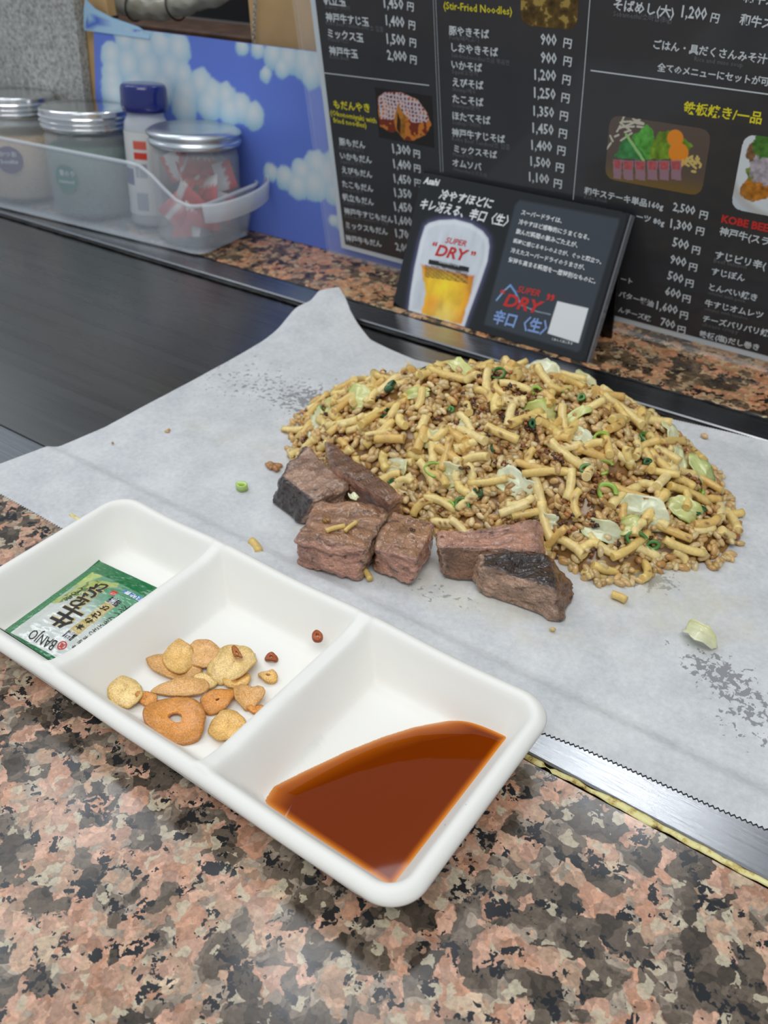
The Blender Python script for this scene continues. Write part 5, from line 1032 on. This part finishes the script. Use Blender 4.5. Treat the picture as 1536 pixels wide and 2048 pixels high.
def topz(u, v):     # the front and back walls dip towards the handle end
    return .046 + .026 * float(sstep(.004, .056, np.array(u)))
loops = []
for f_ in np.linspace(0, 1, 10): loops.append(bin_loop(.0 + .010 * f_, lambda u, v, f_=f_: .0015 + (topz(u, v) - .0015) * f_))
loops_in = [l.copy() for l in loops]
for i, l in enumerate(loops_in):
    c_ = np.array([*bpt(LX / 2, LY / 2, 0)[:2], 0]); dv = c_ - l * [1, 1, 0]; l += dv / np.linalg.norm(dv, axis=1)[:, None] * .0012
A_ = np.stack(loops); B_ = np.stack(loops_in[::-1]); W_ = np.concatenate([A_, B_]); nl = A_.shape[1]
bin_root = empty('seasoning_bin', bpt(LX / 2, LY / 2, 0.0005), 'long frosted clear plastic bin holding the seasoning jars on the back ledge', 'bin')
Fc = grid_faces(20, nl, cv=True, flip=True); Fc.append(tuple(range(nl))); Fc.append(tuple(19 * nl + j for j in range(nl))[::-1])
obj('walls', W_.reshape(-1, 3), Fc, bin_m.m, bin_root)
rp = [l + 0 for l in loops[-1]]; rp.append(rp[0]); V, Fc = tube(np.array(rp), .0017, 8, caps=False); tag(obj('rolled_rim', V, Fc, rim_m.m, bin_root), 'shiny rolled rim')
hd = []
for t_ in np.linspace(0, 1, 40):
    a = -math.pi / 2 + math.pi * t_; hd.append(bpt(-.012 - .020 * math.cos(a), LY / 2 + (LY / 2 + .004) * math.sin(a), .047 + .006 * t_))
V = []
for p_ in hd:
    o_ = p_ - np.array([*bpt(.01, LY / 2, 0)[:2], p_[2]]); o_ /= np.linalg.norm(o_)
    for (dr, dz) in ((0, .0), (0.0012, 0.002), (.0026, .0), (.0008, -.014), (-.0008, -.014)): V.append(p_ + o_ * dr + np.array([0, 0, dz]))
tag(obj('handle', np.array(V), grid_faces(40, 5, cv=True), rim_m.m, bin_root), 'curved carrying handle at the end')
def tiltm(c, deg):      # everything in the bin leans back a little
    a = math.radians(deg); c = np.array(c, float)
    def f(V): V = np.asarray(V, float); R_ = np.array([[1, 0, 0], [0, math.cos(a), math.sin(a)], [0, -math.sin(a), math.cos(a)]]); return V @ R_.T + c
    return f
glass = clear('jar_glass', (.82, .88, .90, 1), .22, .05, .6); chrome = simple('ridged_silver_lid', (.72, .73, .74, 1), .18, 1.0, bump=(200, .1, .0005)); alum = simple('matt_aluminium_lid', (.66, .70, .74, 1), .3, 1.0)
jz = .0035
def jar(name, c, r, h, lidh, lidr, ridges, lidm, label, fill, bodym=glass, knurl=False, deg=5, fillh=.8):
    root = empty(name, (c[0], c[1], jz), label, 'jar'); f = tiltm((c[0], c[1], jz), deg)
    V, Fc = lathe([(r * .1, .0), (r * .85, .0), (r * .97, .003), (r, .008), (r, h * .86), (r * .97, h * .93), (r * .90, h * .97), (r * .90, h)], 64, cap1=False); obj('glass_body', f(V), Fc, bodym, root)
    prof = [(r * .5, h + lidh - .0012), (lidr * .9, h + lidh), (lidr, h + lidh - .0018)]; nr = ridges * 6 + 2
    for i in range(nr): zz = h + lidh - .002 - (lidh - .004) * .95 * i / (nr - 1); prof.append((lidr * (1 + .032 * math.sin(i * 2 * math.pi / 6) * (i > nr * .25 or knurl)), zz))
    prof += [(lidr * .98, h - .001), (lidr * .94, h - .001)]; V, Fc = lathe([(0.0005, h + lidh - .0012)] + prof, 96 if not knurl else 128, cap0=False, cap1=False)
    if knurl:
        m_ = len(prof) + 1; sel = np.array([(i % m_) in range(4, 9) for i in range(len(V))]); tt_ = np.arange(len(V)) // m_; V[sel, :2] *= (1 + .012 * (tt_[sel] % 2))[:, None]
    obj('metal_lid', f(V), [q[::-1] for q in Fc], lidm, root)
    if fill is not None:
        V, Fc = lathe([(.0005, .002), (r * .82, .002), (r * .93, .005), (r * .95, h * fillh), (r * .8, h * fillh + .003), (.0005, h * fillh + .004)], 48, False, False); o_ = obj('contents', f(V * (1 + .01 * fbm(V * 300, 3, 2))[:, None]), Fc, fill, root); o_['kind'] = 'stuff'
    return root, f
green_fill = simple('dried_seaweed', C(84, 112, 100), .9, noise=(500, .35)); tan_fill = simple('pale_bonito_powder', C(196, 170, 136), .9, noise=(500, .2))
def round_label(root, f, r, h0, ang, rad, col, words):
    V = []; n_ = 28
    for rr in (0, .5, 1):
        for j in range(n_): a = 2 * np.pi * j / n_; th = ang + rr * rad * math.cos(a) / r; V.append(((r + .0004) * math.cos(th), (r + .0004) * math.sin(th), h0 + rr * rad * math.sin(a)))
    obj('round_sticker', f(np.array(V)), grid_faces(3, n_, cv=True), simple('sticker', col, .5), root); mb = MB()
    for i, s in enumerate(words):
        V_, F_ = text_geo(s, .03, 0); W2 = V_[:, 0].max() - V_[:, 0].min(); sc = rad * 1.3 / W2; x = (V_[:, 0] - V_[:, 0].mean()) * sc; z = V_[:, 1] * sc + (.35 - i * .75) * rad * .7
        th = ang + x / r; mb.add(f(np.stack([(r + .0007) * np.cos(th), (r + .0007) * np.sin(th), h0 + z], -1)), F_)
    tag(mb.build('sticker_lettering', MAT['white_text'], root, smooth=False), kind='stuff')
rt, ff = jar('seaweed_jar', (-.7400, .546), .0390, .076, .0175, .0400, 3, chrome, 'ridged chrome lidded jar of dark seaweed with a round green sticker', green_fill, fillh=.78)
round_label(rt, ff, .039, .036, math.radians(-75), .0125, C(48, 120, 100), ['青のり', 'seaweed'])
rt, ff = jar('bonito_jar', (-.8420, .541), .0390, .077, .0175, .0400, 3, chrome, 'ridged chrome lidded jar of pale powder with a round purple sticker', tan_fill, fillh=.72)
round_label(rt, ff, .039, .040, math.radians(-50), .0125, C(92, 66, 112), ['かつお', 'bonito'])
rt, ff = jar('sweets_jar', (-.6010, .5480), .0365, .080, .0125, .0385, 1, alum, 'jar with a knurled aluminium lid filled with red and white sachets', None, knurl=True)
# sachets inside the jar
sach_m = vcol('red_white_film', .25, .5, .5); rr = random.Random(8)
for i in range(24):
    L_, Wd2 = .022, .016; u_, v_ = np.meshgrid(np.linspace(-1, 1, 15), np.linspace(-1, 1, 11), indexing='ij'); zt = .0030 * (1 - u_ ** 4) * (1 - v_ ** 4)
    stripe = (np.abs(u_) < .55 + .06 * np.sin(v_ * 20)) if i % 4 == 0 else ((v_ + .08 * np.sign(np.sin(u_ * 22)) > .25) if i % 4 == 1 else ((u_ > .5) if i % 4 == 2 else (np.abs(v_ - .1) < .22))); c1_ = np.where(stripe[..., None], lin((214, 214, 214)), lin((188, 44, 42)))
    V = np.concatenate([np.stack([u_ * L_ / 1, v_ * Wd2 / 1, zt], -1).reshape(-1, 3), np.stack([u_ * L_, v_ * Wd2, -zt - .0001], -1).reshape(-1, 3)]) * .72
    Fc = grid_faces(15, 11) + [tuple(a + 165 for a in q) for q in grid_faces(15, 11, flip=True)]
    a = 2.4 * i; R_ = np.array(Matrix.Rotation(rr.uniform(0, 6.3), 3, 'Z') @ Matrix.Rotation(rr.uniform(.9, 1.6), 3, 'X') @ Matrix.Rotation(rr.uniform(-.8, .8), 3, 'Z')); rad_ = .013 if i % 4 else .0
    rad_ = .0165 if i % 3 else .004; V = V @ R_.T; V += np.array([rad_ * math.cos(a), rad_ * math.sin(a), .010 + .0026 * i]); V[:, 2] = np.clip(V[:, 2], .002, .076); rxy = np.linalg.norm(V[:, :2], axis=1); V[:, :2] *= np.minimum(1, .0352 / np.maximum(rxy, 1e-6))[:, None]
    tag(obj('candy_sachet', ff(V), Fc, sach_m, cols=np.vstack([c1_.reshape(-1, 3)] * 2)), 'red and white sachet packed inside the jar with the aluminium lid', 'sachet', 'red and white sachets in the jar')
# salt bottle
bc = (-.6690, .5540); bt = empty('seasoning_bottle', (bc[0], bc[1], jz), 'small seasoning bottle with a dark blue cap between two jars', 'bottle'); f = tiltm((bc[0], bc[1], jz), 6)
R0 = .0195; V, Fc = lathe([(R0 * .1, 0), (R0 * .9, 0), (R0, .003), (R0, .082), (R0 * .96, .087), (R0 * .82, .092), (R0 * .80, .097)], 56); obj('glass_body', f(V), Fc, clear('bottle_glass', (.85, .88, .9, 1), .5, .06), bt)
V, Fc = lathe([(.0005, .003), (R0 * .92, .003), (R0 * .93, .060), (.0005, .061)], 40, False, False); o_ = obj('contents', f(V), Fc, simple('grey_white_powder', C(186, 186, 184), .9, noise=(500, .1)), bt); o_['kind'] = 'stuff'
V, Fc = lathe([(R0 * .96, .0955), (R0 * 1.02, .097), (R0 * 1.04, .100), (R0 * 1.02, .114), (R0 * .97, .1165), (R0 * .9, .1175), (.0005, .1175)], 56, True, False); tag(obj('cap', f(V), Fc, simple('blue_plastic_cap', C(20, 30, 104), .18, coat=.3), bt), 'dark navy blue screw cap')
ga_, gz_ = np.meshgrid(np.linspace(-math.radians(165), math.radians(-15), 90), np.linspace(.010, .080, 60), indexing='ij'); lc = np.ones(ga_.shape + (3,)) * lin((206, 208, 206))
dg_ = np.degrees(ga_)
def blk(a0, a1, z0, z1, c): 
    global lc
    lc = np.where(((dg_ > a0) & (dg_ < a1) & (gz_ > z0) & (gz_ < z1))[..., None], lin(c), lc)
blk(-80, -45, .066, .074, (206, 96, 80)); blk(-80, -45, .058, .0635, (206, 62, 44)); blk(-160, -120, .052, .078, (214, 208, 204)); blk(-150, -130, .058, .076, (200, 90, 76)); blk(-165, -85, .036, .050, (46, 58, 108)); blk(-165, -85, .052, .0545, (206, 208, 206))
for k_ in range(9): blk(-78 + k_ * 3.6, -76.2 + k_ * 3.6, .043, .055, (60, 60, 66))
blk(-140, -118, .014, .024, (60, 84, 140)); blk(-82, -50, .014, .030, (150, 156, 170))
V = np.stack([(R0 + .0004) * np.cos(ga_), (R0 + .0004) * np.sin(ga_), gz_], -1).reshape(-1, 3); obj('paper_label', f(V), grid_faces(90, 60), vcol('printed_label', .4, .4), bt, cols=lc.reshape(-1, 3))

# ------------------------------------------------------------------ kitchen behind
dark = simple('dark_equipment', C(30, 30, 33), .45); card = simple('brown_cardboard', C(178, 146, 102), .8, noise=(40, .08)); wood = simple('pale_wood_post', C(190, 156, 108), .7, noise=(30, .15))
stone = NT('grey_speckled_stone'); g = stone.coord(); n1 = stone.noise(330, 5, g, .75)
stone.l(stone.ramp(n1, [(.36, C(110, 110, 106)), (.47, C(152, 153, 148)), (.56, C(172, 173, 169)), (.68, C(208, 208, 206))]), stone.b.inputs['Base Color']); stone.set(Roughness=.5)
V, Fc = box_geo((-1.15, .589, .0005), (-0.7795, .5985, .26), .001); V[:, 0] = np.where(V[:, 0] > -.9, -.7965 + .137 * (V[:, 2]), V[:, 0]); tag(obj('stone_slab', V, Fc, stone.m, smooth=False), 'upright grey speckled stone slab behind the jars at left', 'slab')
pst = empty('wooden_post', (-.79, .65, -.03), 'pale wooden post with a black band beside the stone slab', 'post')
x0 = by(160, 0, .600)[0]; x1 = by(212, 10, .600)[0]; V, Fc = box_geo((x0 - .02, .600, -.0), (x1, .611, .26), .001); obj('timber', V, Fc, wood, pst, smooth=False); zb_ = by(190, 33, .600)[2]; V, Fc = box_geo((x0 - .0206, .5994, zb_ - .0012), (x1 + .0006, .6116, zb_ + .0012), .0002); obj('black_band', V, Fc, dark, pst, smooth=False)
x0 = by(520, 50, .625)[0]; x1 = by(640, 60, .625)[0]; V, Fc = box_geo((x0, .612, -.03), (x1 + .03, .70, .27), .0015); tag(obj('cardboard_box', V, Fc, card, smooth=False), 'tan cardboard box standing behind the cloud board at right', 'box')
# worktop, shelf and appliance
V, Fc = box_geo((-2.4, .606, -.06), (1.4, 1.5, -.031), .001); tag(obj('kitchen_worktop', V, Fc, simple('dark_worktop', C(60, 58, 56), .4), smooth=False), 'dark kitchen worktop behind the ledge', 'worktop')
eq = empty('black_appliance', (-.75, .95, -.031), 'black kitchen appliance with a grey front strip behind the cloud board', 'appliance')
V, Fc = box_geo((-1.22, .82, -.031), (-.45, 1.1, .30), .004); obj('housing', V, Fc, dark, eq, smooth=False)
za, zc = by(330, 45, .815)[2], by(330, 25, .815)[2]; V, Fc = box_geo((-1.15, .808, za - .004), (-.47, .82, zc - .002), .001); tag(obj('front_strip', V, Fc, simple('grey_trim', C(96, 94, 92), .4), eq, smooth=False), 'grey strip across the front')
V, Fc = box_geo((-.80, .803, za + .002), (-.70, .808, zc - .006), .001); obj('control_panel', V, Fc, dark, eq, smooth=False)
V, Fc = box_geo((-1.2, .74, -.03), (-.5, .80, by(400, 62, .74)[2]), .002); tag(obj('rusty_rack', V, Fc, simple('rusty_brown_metal', C(74, 50, 34), .7, noise=(60, .4)), smooth=False), 'rusty brown rack bar in front of the black appliance', 'rack')
# crumpled clear plastic wrap
pth = np.array([by(x, y, .665) for x, y in ((160, -60), (215, -12), (260, 12), (300, 20), (350, 12), (400, -2), (450, -22), (500, -45))]); n_ = 60; tt_ = np.linspace(0, len(pth) - 1, n_); pt_ = np.stack([np.interp(tt_, np.arange(len(pth)), pth[:, k_]) for k_ in range(3)], 1)
V, Fc = tube(pt_, .010 + .001 * np.sin(np.arange(n_) * .7), 28); V += .0016 * np.stack([fbm(V * 130 + k_ * 9, k_, 3) for k_ in range(3)], 1)
wr = empty('plastic_wrap_roll', pt_[n_ // 2], 'crumpled bundle of clear plastic wrap above the cloud board', 'plastic wrap'); obj('wrap', V, Fc, clear('cloudy_plastic_wrap', C(178, 176, 162), .72, .2), wr)
for px in ((272, 8), (352, 6)):
    i = int(np.argmin([abs(px[0] - (M @ (p_ - CAM))[0] / (M @ (p_ - CAM))[2] * F - 768) for p_ in pt_])); th = np.linspace(0, 2 * math.pi, 25); d_ = pt_[i + 1] - pt_[i]; d_ /= np.linalg.norm(d_); s_ = np.cross(d_, [0, 1, 0]); s_ /= np.linalg.norm(s_); q_ = np.cross(d_, s_)
    V, Fc = tube(np.array([pt_[i] + .0122 * (math.cos(a) * s_ + math.sin(a) * q_) for a in th]), .0009, 6); obj('tie', V, Fc, dark, wr)
# chain
ch = empty('hanging_chain', by(507, 20, .618), 'thin steel chain hanging beside the cardboard box', 'chain'); cm = simple('chain_steel', (.45, .45, .45, 1), .3, 1.0)
for i in range(13):
    c_ = by(511 - i * .3, -12 + i * 7.6, .607); c_[1] = .607; th = np.linspace(0, 2 * math.pi, 17)[:-1]; L_ = np.array([[.0011 * math.cos(a) * (1 if i % 2 else .15), .0011 * math.cos(a) * (.15 if i % 2 else 1), .0023 * math.sin(a)] for a in th]) + c_
    V, Fc = tube(np.vstack([L_, L_[:1]]), .00035, 6, caps=False); obj('chain_link', V, Fc, cm, ch)
def struct(name, lo, hi, mat):
    V, Fc = box_geo(lo, hi); o = obj(name, V, Fc, mat, smooth=False); o['kind'] = 'structure'; return o
wm = simple('dim_kitchen_wall', C(70, 68, 66), .8, noise=(3, .1)); struct('wall_back', (-3.2, 1.9, -.95), (2.6, 2.0, 2.3), wm); struct('floor', (-3.2, -2.0, -1.0), (2.6, 2.0, -.95), simple('dark_tile_floor', C(70, 66, 62), .5))
V, Fc = box_geo((-2.4, 0.606, -.95), (1.4, 1.5, -.061)); tag(obj('kitchen_cabinet', V, Fc, dark, smooth=False), 'dark cabinet under the kitchen worktop behind the ledge', 'cabinet')
V, Fc = box_geo((-1.59, -.30, -.95), (.89, .60, -.031)); tag(obj('counter_base', V, Fc, dark, smooth=False), 'dark base carrying the granite counter and the griddle', 'counter base')
